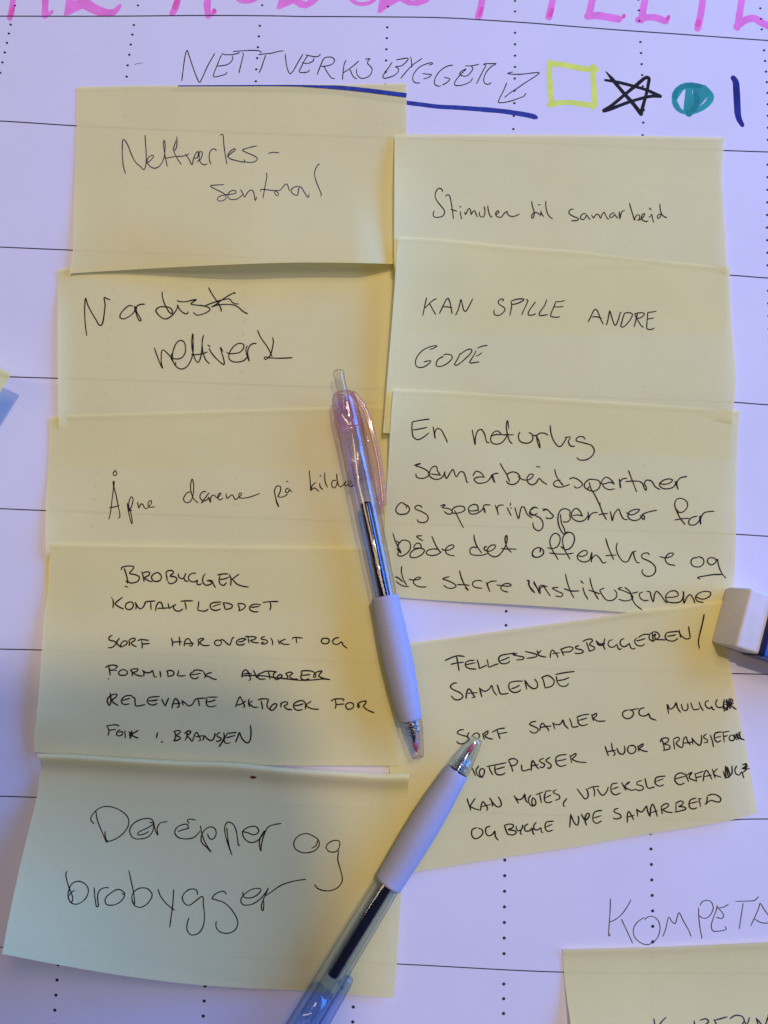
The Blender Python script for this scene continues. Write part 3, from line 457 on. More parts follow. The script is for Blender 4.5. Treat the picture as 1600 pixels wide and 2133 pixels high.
# added unseen plate standing in for phone and hand; shadows the sheet's lower left
M_blocker = plain('blocker_grey', (0.30, 0.30, 0.31), rough=.5)
sh = [unproj(x, y, 0) for x, y in SP('-900,1392 380,1386 500,1400 600,1470 655,1620 690,1800 720,2300 720,3400 -900,3400')]
sh = [p+(LAMP-p)*(900/LAMP.z) for p in sh]; n = len(sh)
blocker = new_obj('shadow_blocker', sh+[p+Vector((0, 0, 3)) for p in sh], [tuple(range(n))[::-1], tuple(range(n, 2*n))]+[(i, (i+1) % n, n+(i+1) % n, n+i) for i in range(n)], M_blocker)
tag(blocker, kind='structure')
M_print = ink_mat('print_black', (0.038, 0.037, 0.052))
M_black = ink_mat('pen_black', (0.010, 0.010, 0.014))
M_violet = ink_mat('ballpoint_violet', (0.035, 0.028, 0.07), var=0.5)
M_blue = ink_mat('marker_blue', (0.022, 0.05, 0.30), rough=.5)
M_navy = ink_mat('marker_navy', (0.012, 0.02, 0.21), rough=.5, var=.35, scale=90)
M_pink = ink_mat('marker_pink', (0.96, 0.24, 0.66), rough=.6, var=.12, scale=140)
M_pink2 = ink_mat('marker_pink_deep', (0.95, 0.13, 0.47), rough=.6, var=.1)
M_lime = ink_mat('marker_lime', (0.78, 0.90, 0.15), rough=.7, var=.08, scale=200)
M_teal = ink_mat('marker_teal', (0.025, 0.34, 0.31), rough=.5, var=.22, scale=110)
M_teal2 = ink_mat('marker_teal_deep', (0.012, 0.25, 0.24), rough=.5, var=.2, scale=110)
LINES = [
 SP('-700,33 0,33.5 100,33.7 250,33.5 400,32.3 480,32.2 570,33 640,34.3 700,34.4 780,35 900,36.2 960,38.5 1000,41 1100,47.5 1200,55.5 1300,63.2 1400,70 1600,84.3 2300,130'),
 SP('-700,222 0,252 160,262 500,277 830,288 1070,296 1340,308 1510,313.5 1600,316.5 2300,340'),
 SP('-700,484 0,514.5 150,521 400,531 800,548 1200,562 1525,573.5 1600,579 2300,605'),
 SP('-700,756 0,784 24,785 120,788 400,797 900,815 1300,830 1530,838 1600,843 2300,866'),
 SP('-700,1033 0,1059.5 96,1063.5 500,1078 1000,1096 1535,1113 1600,1117 2300,1140'),
 SP('-700,1335 0,1352 87,1354 400,1366 900,1386 1300,1397 1525,1403 1600,1404.5 2300,1415'),
 SP('-700,1650 0,1658.5 78,1661 300,1668 800,1684 1200,1700 1520,1708 1548,1706.5 1600,1706 2300,1716'),
 SP('-700,1950 0,1973 400,1990 828,2008 1172,2025 1600,2028 2300,2045'),
 SP('-700,2270 0,2290 2300,2370')]
gl = Ink(sheet_z, 0.04)
for L in LINES: gl.stroke(L, 2.3, taper=False, wvar=0.05)
gl.build('ruled_lines', M_print, sheet)
COLS = [SP('36,-30 31,13 22,53 13.5,94.5 4,135 -4,175 -12,260 -120,1100 -260,2133 -300,2500'),
 SP('292,-30 287,15.5 279,52 272.5,93 266,136 264,161 262,187 261,242 236,604 224,764 190,1120 157,1511 148,1630 121,2013 114,2110 95,2500'),
 SP('550,-30 546,14 541.5,53 537.5,97 534,144 533,170 530,230 513.7,562 507,693 480,1200 451.5,1612 427,2058 423,2125 410,2500'),
 SP('810,-30 808.5,13 805,104 803.5,153 801,207 799,260 788,598 784,730 770,1150 752,1622 737,2072 735,2125 725,2500'),
 SP('1073,-30 1073,139 1071.5,215 1069.5,269 1066,340 1060,800 1054.3,1297 1051.5,1820 1049,2120 1046,2500'),
 SP('1329,-30 1330,0 1332,44 1335.5,110 1339,177 1341.5,225 1339,278 1334,370 1340,900 1351,1573 1357,1799 1359.7,1898 1360,1962 1358,1992 1357,2500'),
 SP('1582,-30 1584,17.5 1587,62.5 1592,105.5 1596,149.5 1599,194 1600,260 1599,398 1598,465 1599.5,555 1606,900 1640,1500 1668,2133 1680,2500')]
FRA = [.08, .165, .254, .345, .44, .541, .652, .77, .885]; FRB = [.09, .185, .28, .374, .47, .572, .675, .782, .891]
dl = Ink(sheet_z, 0.045)
for ci, c in enumerate(COLS):
    xs = poly_at_y(c, 33); y1 = poly_at(LINES[0], xs)
    for k in (1, 2, 3): dl.dot(poly_at_y(c, y1-22*k), y1-22*k, 2.6, 2.1)
    for j in range(len(LINES)-1):
        for k in range(1, 10):
            y = 0
            for it in range(3):
                x = poly_at_y(c, y) if it else poly_at_y(c, LINES[j][1][1])
                a = poly_at(LINES[j], x); b = poly_at(LINES[j+1], x)
                t = (FRA[k-1] if ci < 2 else FRA[k-1]*.5+FRB[k-1]*.5 if ci < 4 else FRB[k-1]) if j == 0 else k/10
                y = a+(b-a)*t
            dl.dot(x, y, 2.75+.8*max(0, y-400)/1600, 2.25+1.2*max(0, y)/2000)
dl.build('dotted_lines', M_print, sheet)
# pink capitals cut off by the top of the picture
pk = Ink(sheet_z, 0.016)
def PK(t, w, ox, oy, s, **k): pk.stroke(SP(t, ox, oy, s), w, taper=False, wvar=.08, **k)
PK('118,-110 104,40 82,150', 12, 0, 0, 4); PK('376,-110 377,60 376,130', 14, 0, 0, 4); PK('378,135 405,122 432,98', 8, 0, 0, 4)
pk.poly(SP('562,-110 555,-20 532,130 577,124 642,92 686,72 742,100 832,136 905,141 948,136 985,100 1004,72 1016,42 1006,32 986,40 946,74 900,77 850,58 800,36 760,8 738,-20 730,-110 660,-110 660,-18 640,0 608,6 625,-110', 0, 0, 4))
PK('100,-110 80,0 62,70 38,108', 13, 350, 0, 4); PK('335,-110 328,60 336,128', 14, 350, 0, 4); PK('338,132 368,118 390,88', 8, 350, 0, 4)
PK('560,-40 590,0 640,12 700,8 760,-30', 8.5, 350, 0, 4)
pk.poly(SP('945,-110 925,-10 902,74 926,79 1046,27 1094,62 1150,72 1214,40 1262,-6 1290,-110 1210,-110 1192,-20 1150,14 1084,-8 1060,-30 1000,-20 985,-110', 350, 0, 4))
PK('100,-60 130,0 200,33 290,18 345,-30', 8.5, 700, 0, 4)
pk.poly(SP('400,-110 362,-8 344,106 370,110 432,62 532,8 602,44 682,50 760,22 800,-20 830,-110 740,-110 700,-14 640,6 580,-10 500,-20 440,-30', 700, 0, 4))
PK('1222,-110 1212,40 1186,140', 14, 700, 0, 4)
PK('822,-110 800,40 765,190', 14, 1000, 0, 5.333)
PK('1262,-110 1235,60 1205,180', 15, 1000, 0, 5.333); PK('1195,180 1300,172 1420,190 1540,212', 15, 1000, 0, 5.333)
PK('450,-110 420,40 395,190', 15, 1250, 0, 4.571); PK('365,190 430,168 530,168 600,192 625,200', 14, 1250, 0, 4.571)
PK('990,-110 965,100 930,270', 14, 1250, 0, 4.571)
PK('1365,-110 1340,60 1308,262', 14, 1250, 0, 4.571); PK('1300,250 1390,188 1470,175 1530,210 1640,262', 15, 1250, 0, 4.571)
pk.build('pink_lettering', M_pink, sheet)
pd = Ink(sheet_z, 0.036)
for t, w, ox, s in (('108,70 95,125', 9, 0, 4), ('70,15 55,60', 11, 350, 4), ('384,88 388,96', 9, 350, 4), ('1215,70 1195,125', 8, 700, 4), ('800,110 780,165', 10, 1000, 5.333),
                    ('228,148 224,160', 8, 1250, 4.571), ('652,160 646,178', 8, 1250, 4.571), ('940,205 930,235', 11, 1250, 4.571)):
    pd.stroke(SP(t, ox, 0, s), w, taper=False)
pd.build('pink_overlap', M_pink2, sheet)
# the row of marker symbols and the long blue underline
bl = Ink(sheet_z, 0.03)
bl.stroke(SP('362,188 450,188 560,189 700,194 800,207 848,214 880,218 912,222 950,224 1000,227.5 1050,232 1080,236.5 1105,241 1117,244.5'), [7, 8, 9, 9, 9, 9, 10, 10, 11], wvar=.05)
bl.build('blue_underline', M_blue, sheet)
sq = Ink(sheet_z, 0.02)
for t in ('778,688 770,800 780,960 797,1170', '778,712 900,715 1050,745 1180,768 1295,772', '1255,735 1258,850 1268,1000 1272,1150 1255,1190', '772,1158 900,1140 1020,1140 1150,1160 1280,1165'):
    sq.stroke(SP(t, 1000, 0, 5.333), 11, wvar=.12, taper=False)
sq.build('lime_square', M_lime, sheet)
stx = Ink(sheet_z, 0.05)
for t, w in (('58,683 85,715 155,800 230,890 310,980 392,1085', [2, 8, 7.5, 7.5, 8, 8.5]), ('390,1085 412,1000 440,900 458,810 466,745 450,735 425,745 340,815 230,905 110,1005 40,1052', [8, 7, 6.5, 7, 8, 7, 7, 8]),
             ('40,1052 90,1040 280,970 420,930 500,915 575,916', [9, 7, 6.5, 6.5, 7]), ('575,916 520,890 440,855 320,820 160,780 50,762', [7, 6.5, 6, 6.5, 6, 5])):
    stx.stroke(SP(t, 1250, 0, 4.571), w, wvar=.05, taper=False)
stx.build('black_star', M_black, sheet)
te = Ink(sheet_z, 0.02)
te.poly(SP('682,915 690,880 715,840 760,805 810,787 870,783 940,795 1005,812 1045,850 1078,890 1087,925 1075,970 1040,1010 990,1048 930,1075 885,1090 868,1108 848,1113 825,1106 808,1088 770,1080 730,1055 700,1020 684,975', 1250, 0, 4.571),
        [SP('815,848 790,862 762,905 733,950 745,985 770,1030 795,1050 797,1000 806,930', 1250, 0, 4.571), SP('882,857 878,892 906,888', 1250, 0, 4.571), SP('1022,924 1000,950 970,985 940,1012 985,985 1010,955', 1250, 0, 4.571)])
te.build('teal_blob', M_teal, sheet)
te2 = Ink(sheet_z, 0.03)
te2.stroke(SP('718,935 712,905 735,855 790,822 860,812 960,822', 1250, 0, 4.571), 10, wvar=.05)
te2.stroke(SP('905,860 925,960 900,1030 870,1060', 1250, 0, 4.571), 11, wvar=.1); te2.stroke(SP('832,1060 852,1095', 1250, 0, 4.571), 9)
te2.build('teal_overlap', M_teal2, sheet)
bb = Ink(sheet_z, 0.03)
bb.stroke(SP('1268,742 1290,775 1300,870 1306,980 1312,1080 1325,1135 1355,1190', 1250, 0, 4.571), [11, 14, 14, 14, 14, 12, 9], wvar=.04, taper=False)
bb.build('navy_bar', M_navy, sheet)
for key, name, mat in (('heading', 'heading_handwriting', M_black), ('kompeta', 'kompetanse_handwriting', M_violet)):
    k = Ink(sheet_z, 0.055)
    for w, p in INK[key]: k.stroke(p, w)
    k.build(name, mat, sheet)
# ------------------------------------------------------------------ sticky notes
M_note = paper('sticky_note_paper', (0.94, 0.868, 0.392), see=0.15, var=0.03, fibre=0.3, trans=0.15)
M_note2 = paper('pale_note_paper', (0.80, 0.84, 0.42), see=0.06, var=0.035, fibre=0.3, trans=0.06)
def arc(pts):
    P = [Vector(p) for p in pts]; d = [0]
    for a, b in zip(P, P[1:]): d.append(d[-1]+(b-a).length)
    def at(t):
        s = t*d[-1]
        for i in range(len(P)-1):
            if s <= d[i+1] or i == len(P)-2:
                return P[i].lerp(P[i+1], (s-d[i])/((d[i+1]-d[i]) or 1))
    return at
def smooth_arc(txt):
    p = SP(txt); return arc(catmull(p, 12.0) if len(p) > 2 else p)
class Note:
    def __init__(self, top, right, bottom, left, z, tuck=0):          # edges traced: top/bottom left to right, left/right downwards
        self.T, self.R, self.B, self.L = map(smooth_arc, (top, right, bottom, left)); self.z = z; self.tuck = tuck
    def px(self, u, v):
        a = self.T(u)*(1-v)+self.B(u)*v + self.L(v)*(1-u)+self.R(v)*u
        b = self.T(0)*(1-u)*(1-v)+self.T(1)*u*(1-v)+self.B(0)*(1-u)*v+self.B(1)*u*v
        return a-b
    def uv(self, x, y):
        u = v = .5; e = 1e-3
        for _ in range(8):
            p = self.px(u, v); du = (self.px(u+e, v)-p)/e; dv = (self.px(u, v+e)-p)/e
            det = du.x*dv.y-du.y*dv.x; rx, ry = x-p.x, y-p.y
            u += (rx*dv.y-ry*dv.x)/det; v += (du.x*ry-du.y*rx)/det
            u = min(1.05, max(-.05, u)); v = min(1.05, max(-.05, v))
        return u, v
    def surf(self, x, y):
        u, v = self.uv(x, y); return self.zz(min(1, max(0, u)), min(1, max(0, v)))
    def zz(self, u, v):
        z = self.z(u, v)+.24*math.exp(-((v-.011)/.014)**2)
        if self.tuck: k = sst(self.tuck, self.tuck+.07, v)*(sst(.02, .06, u) if self.tuck == .79 else 1); z = z*(1-k)+.15*k
        return z
    def mesh(self, nu=72, nv=44):
        V = []; F = []
        vs = [0, .0035, .007, .0105, .014, .019, .025, .032, .042, .055, .07, .09]; vs += [.09+.91*(k+1)/(nv-11) for k in range(nv-11)]
        for j in range(nv+1):
            for i in range(nu+1):
                u, v = i/nu, vs[j]; p = self.px(u, v); V.append(unproj(p.x, p.y, self.zz(u, v)))
        for j in range(nv):
            for i in range(nu):
                a = j*(nu+1)+i; F.append((a, a+nu+1, a+nu+2, a+1))
        return V, F
def sst(a, b, x):
    t = min(1, max(0, (x-a)/(b-a))); return t*t*(3-2*t)
def wob(u, v, s, a=.25): return 1.7*a*(noise.noise((u*2.2+s, v*1.8, s*7))+.35*noise.noise((u*6+s, v*5, s*3)))*sst(0, .25, v)*sst(0, .15, u)
EX = math.exp
NOTES = {
 'nettverkssentral': Note('162,181 260,178.5 450,177 700,175.5 847,173.5', '847,173.5 847.5,277 848,420 850,552', '145.5,569.5 300,560 460,552 594,547.3 687,547 821,550 850,552', '162,181 160,262 155,420 152,521 149.5,548 145.5,569.5',
    lambda u, v: .4+.4*EX(-u/.03)*v + sst(.35, 1, v)**1.3*(.9+7.5*sst(0, .55, u)-5.8*sst(.84, 1, u))+wob(u, v, 31, .4)),
 'nordisk': Note('121,562 146,558.5 260,551 420,543 835,532', '835,532 836,975', '123,975 836,975', '121,562 121,590 121,787 122.5,865 123,975',
    lambda u, v: .2+1.3*EX(-u/.025)*sst(.0, .3, v)+.5*EX(-v/.02)*EX(-u/.05)+.3*sst(.55, 1, u)+wob(u, v, 21, .3), .77),
 'apne': Note('103,869.5 122,866.5 300,860 480,854.5 679,848.5 800,845', '800,845 812,1060 815,1270', '96,1270 450,1274 815,1270', '103,869.5 103.7,915 102.5,945 99.5,1007 95.5,1065 95.5,1115 96,1175 96,1270',
    lambda u, v: .6+1.6*EX(-u/.04)*sst(.2, .8, v)+wob(u, v, 3), .69),
 'stimuler': Note('822,280 1000,280 1190,281 1350,283 1508.7,286', '1508.7,286 1505.5,335 1504,360 1506,410 1510,472 1514,555 1516,695', '820,690 1100,696 1516,695', '822,280 821.5,420 821,550 820.5,600 820,690',
    lambda u, v: .8+6.6*EX(-u/.12)*math.sin(PI*min(1, v*.86+.03))+1.2*EX(-(1-u)/.05)*sst(.25, .9, v)+wob(u, v, 5, .4), .67),
 'kan_spille': Note('829,492.5 915,497.5 1002,506 1090,515 1200,522.5 1300,534 1425,547.5 1520,556', '1520,556 1521,620 1528,720 1532.5,780 1531,827 1528,850 1521,958', '798,901 1150,935 1521,958', '829,492.5 825,550 822,600 815,690 807.6,780 798,901',
    lambda u, v: 1.0+7.0*EX(-u/.12)*(1-.42*v)+1.0*EX(-(1-u)/.05)*sst(.2, .9, v)+wob(u, v, 8, .4), .79),
 'naturlig': Note('819.6,808.6 950,816 1100,825.6 1300,838.6 1420,846 1541,855', '1541,855 1539,881 1535.5,939 1534,1014 1533,1108 1531,1178 1528.5,1216 1526,1296', '800,1242 833,1244.8 934,1252 1090,1260.5 1304,1275.6 1526,1296', '819.6,808.6 816,850 812.5,905 809.5,960 804.8,1030 801,1093 800,1242',
    lambda u, v: 1.2+6.0*EX(-u/.12)*(1-sst(0, .65, v))+1.4*sst(.6, 1, v)*sst(.05, .4, u)*(1-sst(.6, .95, u))+.8*EX(-(1-u)/.05)*sst(.2, .6, v)*(1-sst(.7, .9, v))+wob(u, v, 11, .3)-.7*sst(.5, .8, u)*sst(.85, .97, v)),
 'fellesskap': Note('790,1347 855,1339 940,1328.5 1100,1306 1260,1283.8 1308,1275.5 1420,1262.7 1520,1249', '1520,1249 1515.6,1358 1524.6,1405 1538,1480 1552,1545.6 1566,1625 1577,1694', '832,1822 862,1817 1047,1786.5 1200,1764 1300,1746 1405,1729 1521,1709 1577,1694', '790,1347 808,1560 832,1822',
    lambda u, v: 1.4+.7*EX(-v/.02)*sst(.1, .3, u)*(1-sst(.7, .9, u))+2.2*sst(.55, 1, u)*sst(.3, 1, v)*sst(.5, 1, u)+.25*noise.noise((u*3, v*2, 4))*sst(.2, .5, v)),
 'brobygger': Note('104,1132.5 300,1135 480,1137.5 700,1139.5 815,1141', '815,1141 824,1300 834,1500 838,1595', '72,1566 300,1589 545,1594 700,1594.5 838,1595', '104,1132.5 103,1170 100.7,1227 94,1274 87.5,1354 79.7,1460 70.5,1552 72,1566',
    lambda u, v: 1.6+2.6*EX(-u/.10)*sst(.15, .75, v)*(1-.75*sst(.8, 1, v))+wob(u, v, 15, .2)+.4*sst(.85, 1, v)*sst(.5, 1, u)),
 'dorapner': Note('77,1570 135,1571 200,1575 277,1580 385,1586 460,1587.5 520,1592 600,1600 700,1606.5 800,1612 853,1611', '853,1611 850,1650 848.5,1720 836.6,1855 827,2007 820.6,2079', '4.5,1987 118,2009 267,2034 407,2051 507,2058 620,2063 729,2071.6 820.6,2079', '77,1570 85,1588 84,1613 77,1660 61,1725.5 41.5,1805.6 20.8,1900.6 4.5,1987',
    lambda u, v: 1.9+4.0*EX(-((v-.02)/.04)**2)+27*(max(0, 1-u/.8)**1.7)*sst(.04, 1.25, v)*1.05+.2*noise.noise((u*3, v*2, 9))),
 'kompetanse': Note('1173,1978 1380,1973 1600,1963 1905,1952', '1905,1952 1960,2420', '1226,2440 1960,2420', '1173,1978 1175,2026 1180.6,2078 1189,2133 1226,2440',
    lambda u, v: .4+.8*EX(-v/.02)+14*sst(.05, 1.1, v)*(1-.4*u)),
 'corner': Note('-560,530 -200,683 0,767 24,778.5', '24,778.5 2,815 -215,1180', '-790,930 -215,1180', '-560,530 -790,930',
    lambda u, v: 1.0+13*sst(.35, 1, u)*(1-.25*v)),
}
LABELS = {
 'nettverkssentral': 'yellow sticky note reading Nettverkssentral, blue marker line across its top edge',
 'nordisk': 'yellow sticky note reading Nordisk nettverk, under the clicker end of the pink pen',
 'apne': 'yellow sticky note reading Åpne dørene på kilde, its last word running under a pen',
 'stimuler': 'yellow sticky note reading Stimulere til samarbeid, top of the right column',
 'kan_spille': 'yellow sticky note in capitals reading KAN SPILLE ANDRE GODE',
 'naturlig': 'yellow sticky note filled with five lines starting En naturlig samarbeidspartner',
 'fellesskap': 'tilted yellow sticky note headed FELLESSKAPSBYGGEREN / SAMLENDE, with a blue pen tip on it',
 'brobygger': 'yellow sticky note headed BROBYGGER KONTAKTLEDDET with one word crossed out',
 'dorapner': 'yellow sticky note reading Døråpner og brobygger, its lower left corner curling up',
 'kompetanse': 'yellow sticky note cut off by the picture edge, below the handwritten word KOMPETA',
 'corner': 'blank pale yellow note corner poking in at the left picture edge',
}
NOTE_OBJ = {}
for key, nt in NOTES.items():
    V, F = nt.mesh(*((40, 24) if key in ('corner', 'kompetanse') else (72, 44)))
    p = nt.px(.5, .5); root = empty('sticky_note', unproj(p.x, p.y, 0.0))
    tag(root, LABELS[key], 'sticky note', 'yellow sticky notes on the sheet')
    adopt(new_obj('note_sheet', V, F, M_note2 if key == 'corner' else M_note, smooth=True), root)
    if key in INK:
        k = Ink(nt.surf, 0.05)
        for w, s in INK[key]: k.stroke(s, w*(1.3 if key in ('nettverkssentral', 'fellesskap', 'brobygger') else 1.17))
        k.build('handwriting', M_violet if key in ('nettverkssentral', 'kompetanse') else M_black, root)
    NOTE_OBJ[key] = root
k = Ink(NOTES['nettverkssentral'].surf, 0.16)
k.stroke(SP('371,178.6 450,178.3 560,178 620,178.4 660,180 705,182.2 760,187.5 800,192.5 847,198.5'), [2, 2.2, 2.4, 3.2, 5, 8.5, 9, 9.2, 9.2], wvar=.03, taper=False, cap=False)
k.build('marker_line', M_blue, NOTE_OBJ['nettverkssentral'])
k = Ink(NOTES['dorapner'].surf, 0.05); k.poly(SP('520,1618.5 525,1615.8 531,1616.5 535,1619 530,1622.5 524,1622'))
M_brown = ink_mat('brown_stain', (0.20, 0.05, 0.015)); k.build('brown_stain', M_brown, NOTE_OBJ['dorapner'])
# ------------------------------------------------------------------ two retractable ballpoint pens
M_grip = plain('grip_rubber', (0.41, 0.42, 0.55), rough=.62, spec=.3, bump=.05, bscale=900, var=.03)
M_clear = clear_plastic('clear_plastic', (0.96, 0.95, 0.97), (0.26, 0.24, 0.28), power=3)
M_pinkp = clear_plastic('pink_plastic', (0.97, 0.84, 0.94), (0.60, 0.32, 0.56), body=.03, body_col=(.70, .45, .72), power=2.2)
M_clipp = clear_plastic('pink_clip', (0.96, 0.84, 0.95), (0.72, 0.46, 0.74), body=.02, body_col=(.70, .45, .78), power=2)
M_sleeve = clear_plastic('pink_sleeve', (0.97, 0.92, 0.97), (0.74, 0.60, 0.74), body=.02, body_col=(.60, .45, .66))
M_lilac = clear_plastic('lilac_barrel', (0.94, 0.91, 0.97), (0.34, 0.25, 0.34), gloss=.04, body=.015, body_col=(.55, .45, .60), power=3)
M_bluep = clear_plastic('blue_plastic', (0.82, 0.89, 0.99), (0.28, 0.40, 0.80), body=.05, body_col=(.22, .34, .85), power=2.2)
M_bsleeve = clear_plastic('blue_sleeve', (0.86, 0.92, 0.99), (0.50, 0.60, 0.90), body=.04, body_col=(.25, .36, .80))
M_bluec = clear_plastic('smoke_barrel', (0.93, 0.95, 0.96), (0.20, 0.24, 0.34), gloss=.04, body=.015, body_col=(.45, .50, .58), power=3)
M_smoke = clear_plastic('smoky_tube', (0.74, 0.74, 0.77), (0.40, 0.41, 0.46), power=2)
M_inkb = plain('refill_ink', (0.004, 0.004, 0.012), rough=.06, spec=1.0, var=.2)
M_inkn = plain('refill_navy', (0.006, 0.008, 0.055), rough=.06, spec=1.0, var=.2)
M_steel = plain('steel', (0.45, 0.45, 0.49), rough=.3, metal=1)
M_red = plain('red_seal', (0.50, 0.10, 0.13), rough=.3)
def frame(a, b):
    x = (b-a).normalized(); up = Vector((0, 0, 1)); y = up.cross(x).normalized(); z = x.cross(y)
    return x, y, z
def lathe(name, o, fr, prof, mat, root, seg=40, cy=0, cz=0, smooth=True):
    x, y, z = fr; V = []; F = []
    for s, r in prof:
        for k in range(seg):
            a = 2*PI*k/seg; V.append(o+x*s+y*(cy+r*math.cos(a))+z*(cz+r*math.sin(a)))
    for i in range(len(prof)-1):
        for k in range(seg):
            k2 = (k+1) % seg; F.append((i*seg+k, i*seg+k2, (i+1)*seg+k2, (i+1)*seg+k))
    ob = new_obj(name, V, F, mat, smooth=smooth)
    bm = bmesh.new(); bm.from_mesh(ob.data); bmesh.ops.recalc_face_normals(bm, faces=bm.faces); bm.to_mesh(ob.data); bm.free()
    return adopt(ob, root)
def sweep(name, pts, half_w, half_t, wdir, mat, root, rnd=6):
    """flat bar with rounded section swept along pts (world mm); wdir = direction of its width"""
    V = []; F = []; seg = 4*rnd
    for i, p in enumerate(pts):
        t = (pts[min(i+1, len(pts)-1)]-pts[max(i-1, 0)]).normalized(); n = t.cross(wdir).normalized()
        hw = half_w[i] if isinstance(half_w, list) else half_w; ht = half_t[i] if isinstance(half_t, list) else half_t
        for k in range(seg):
            a = 2*PI*k/seg; c, s = math.cos(a), math.sin(a)
            sq = lambda q: math.copysign(abs(q)**.55, q)
            V.append(p+wdir*hw*sq(c)+n*ht*sq(s)*wdir.length)
    for i in range(len(pts)-1):
        for k in range(seg):
            k2 = (k+1) % seg; F.append((i*seg+k, i*seg+k2, (i+1)*seg+k2, (i+1)*seg+k))
    F.append(tuple(range(seg))[::-1]); F.append(tuple(range((len(pts)-1)*seg, len(pts)*seg)))
    ob = new_obj(name, V, F, mat, smooth=True)
    bm = bmesh.new(); bm.from_mesh(ob.data); bmesh.ops.recalc_face_normals(bm, faces=bm.faces); bm.to_mesh(ob.data); bm.free()
    return adopt(ob, root)
PK_SCALE = (unproj(871, 1579, 7.0)-unproj(704, 771, 7.6)).length/144.0
def pen(label, nib, back, zn, zb, cap_m, bar_m, tip_m, refill_m, clip_side, button_m, clip_pts, clip_t, slv_m, tube_m, tube_r, sl, clip_m):
    a = unproj(nib[0], nib[1], zn); b = unproj(back[0], back[1], zb); fr = tuple(w*PK_SCALE for w in frame(a, b))
    x, y, z = fr
    root = empty('ballpoint_pen', (a+x*60)-Vector((0, 0, (a+x*60).z))); tag(root, label, 'pen', 'two ballpoint pens lying on the notes')
    # nose cone with seal and steel point inside
    tip = lathe('nose_cone', a, fr, [(.6, 1.2), (0, 1.7), (0.15, 2.1), (1.2, 2.35), (6, 3.2), (9.5, 3.75), (9.7, 3.95), (10.3, 3.95), (10.5, 3.8), (11.2, 3.85), (11.4, 4.0), (12, 4.0), (12.2, 3.85), (13.4, 3.95)], tip_m, root)
    adopt(lathe('point', a, fr, [(2.2, .35), (3.0, .62), (3.4, .75)], M_red, root, seg=20), root)
    lathe('seal', a, fr, [(3.0, .6), (3.2, .8), (5.2, .9), (5.6, .7)], M_red, root, seg=20)
    lathe('steel_tube', a, fr, [(5.6, .85), (9, 1.05), (9.2, 1.3), (14, 1.35)], M_steel, root, seg=24)
    sp = []                                                    # spring: a helix of wire
    V = []; F = []; turns = 5; n = 14*turns
    for i in range(n+1):
        t = i/n; s = 8.2+5.2*t; an = 2*PI*turns*t
        c = a+x*s+y*(2.1*math.cos(an))+z*(2.1*math.sin(an)); rad = (y*math.cos(an)+z*math.sin(an))
        for k in range(6):
            q = 2*PI*k/6; V.append(c+rad*(.15*math.cos(q))+x*(.15*math.sin(q)))
    for i in range(n):
        for k in range(6):
            k2 = (k+1) % 6; F.append((i*6+k, i*6+k2, i*6+6+k2, i*6+6+k))
    adopt(new_obj('spring', V, F, M_steel, smooth=True), root)
    lathe('grip', a, fr, [(13.2, 3.7), (13.3, 4.05), (13.7, 4.22), (18, 4.55), (25, 5.05), (32, 5.35), (39, 5.42), (46, 5.28), (52, 5.05), (56.5, 4.92), (57.1, 4.98), (57.7, 4.9), (57.9, 4.6), (57.9, 4.2)], M_grip, root, seg=56)
    lathe('barrel', a, fr, [(57.0, 4.35), (60, 4.45), (70, 4.62), (85, 4.75), (100, 4.82), (119.5, 4.85), (119.9, 5.0), (120.6, 5.0), (120.9, 4.85), (121.3, 4.6)], bar_m, root, seg=56)
    lathe('inner_sleeve', a, fr, [(sl, 3.2), (sl+.1, 4.35), (108, 4.45), (120.4, 4.5), (120.5, 4.0)], slv_m, root, seg=40)
    lathe('refill', a, fr, [(57.5, 2.05), (92.0, 2.05), (92.8, 1.8), (93.0, 1.0), (93.0, .02)], refill_m, root, seg=36)
    lathe('refill_tube', a, fr, [(57.2, tube_r), (108, tube_r), (108.2, tube_r-.3)], tube_m, root, seg=36)
    lathe('cap', a, fr, [(121.0, 4.9), (121.4, 5.0), (126, 5.0), (130, 4.85), (133, 4.45), (134.6, 3.8), (135.2, 3.2), (135.3, 2.5), (134.9, 2.2)], cap_m, root, seg=56)
    lathe('cap_liner', a, fr, [(121.5, 3.9), (129, 3.8), (129.2, 2.6), (134, 2.5)], slv_m, root, seg=40)
    lathe('button', a, fr, [(128, 1.95), (142.0, 1.95), (142.2, 2.15), (143.2, 2.15), (143.8, 1.7), (144, .9), (144.05, .02)], button_m, root, seg=36)
    # clip: springs from the cap, bows out beside the barrel, returns to a foot
    P = [a+x*s+y*(clip_side*d)+z*h for s, d, h in clip_pts]
    q = []
    for i in range(len(P)-1):
        p0 = P[i-1] if i else P[0]*2-P[1]; p1, p2 = P[i], P[i+1]; p3 = P[i+2] if i+2 < len(P) else p2*2-p1
        for k in range(6):
            t = k/6; q.append(.5*((2*p1)+(p2-p0)*t+(2*p0-5*p1+4*p2-p3)*t*t+(3*p1-p0-3*p2+p3)*t**3))
    q.append(P[-1])
    sweep('clip', q, 2.0, clip_t, z, clip_m, root)
    foot = a+x*(clip_pts[-1][0]+3)+y*(clip_side*(clip_pts[-1][1]-1.3))+z*clip_pts[-1][2]
    sweep('clip_foot', [foot-y*clip_side*.9-x*.6, foot, foot+y*clip_side*1.2+x*.6], 1.2, .7, z, slv_m, root)
    # thin web inside the clip
    sweep('clip_web', [a+x*(p[0]-2)+y*clip_side*max(4.7, p[1]-k)+z*p[2] for p, k in zip(clip_pts[2:], (2.0, 2.3, 2.2, 2.0, 1.7, 1.5))], [.5]*6, [.35]*6, z, cap_m, root)
    return root
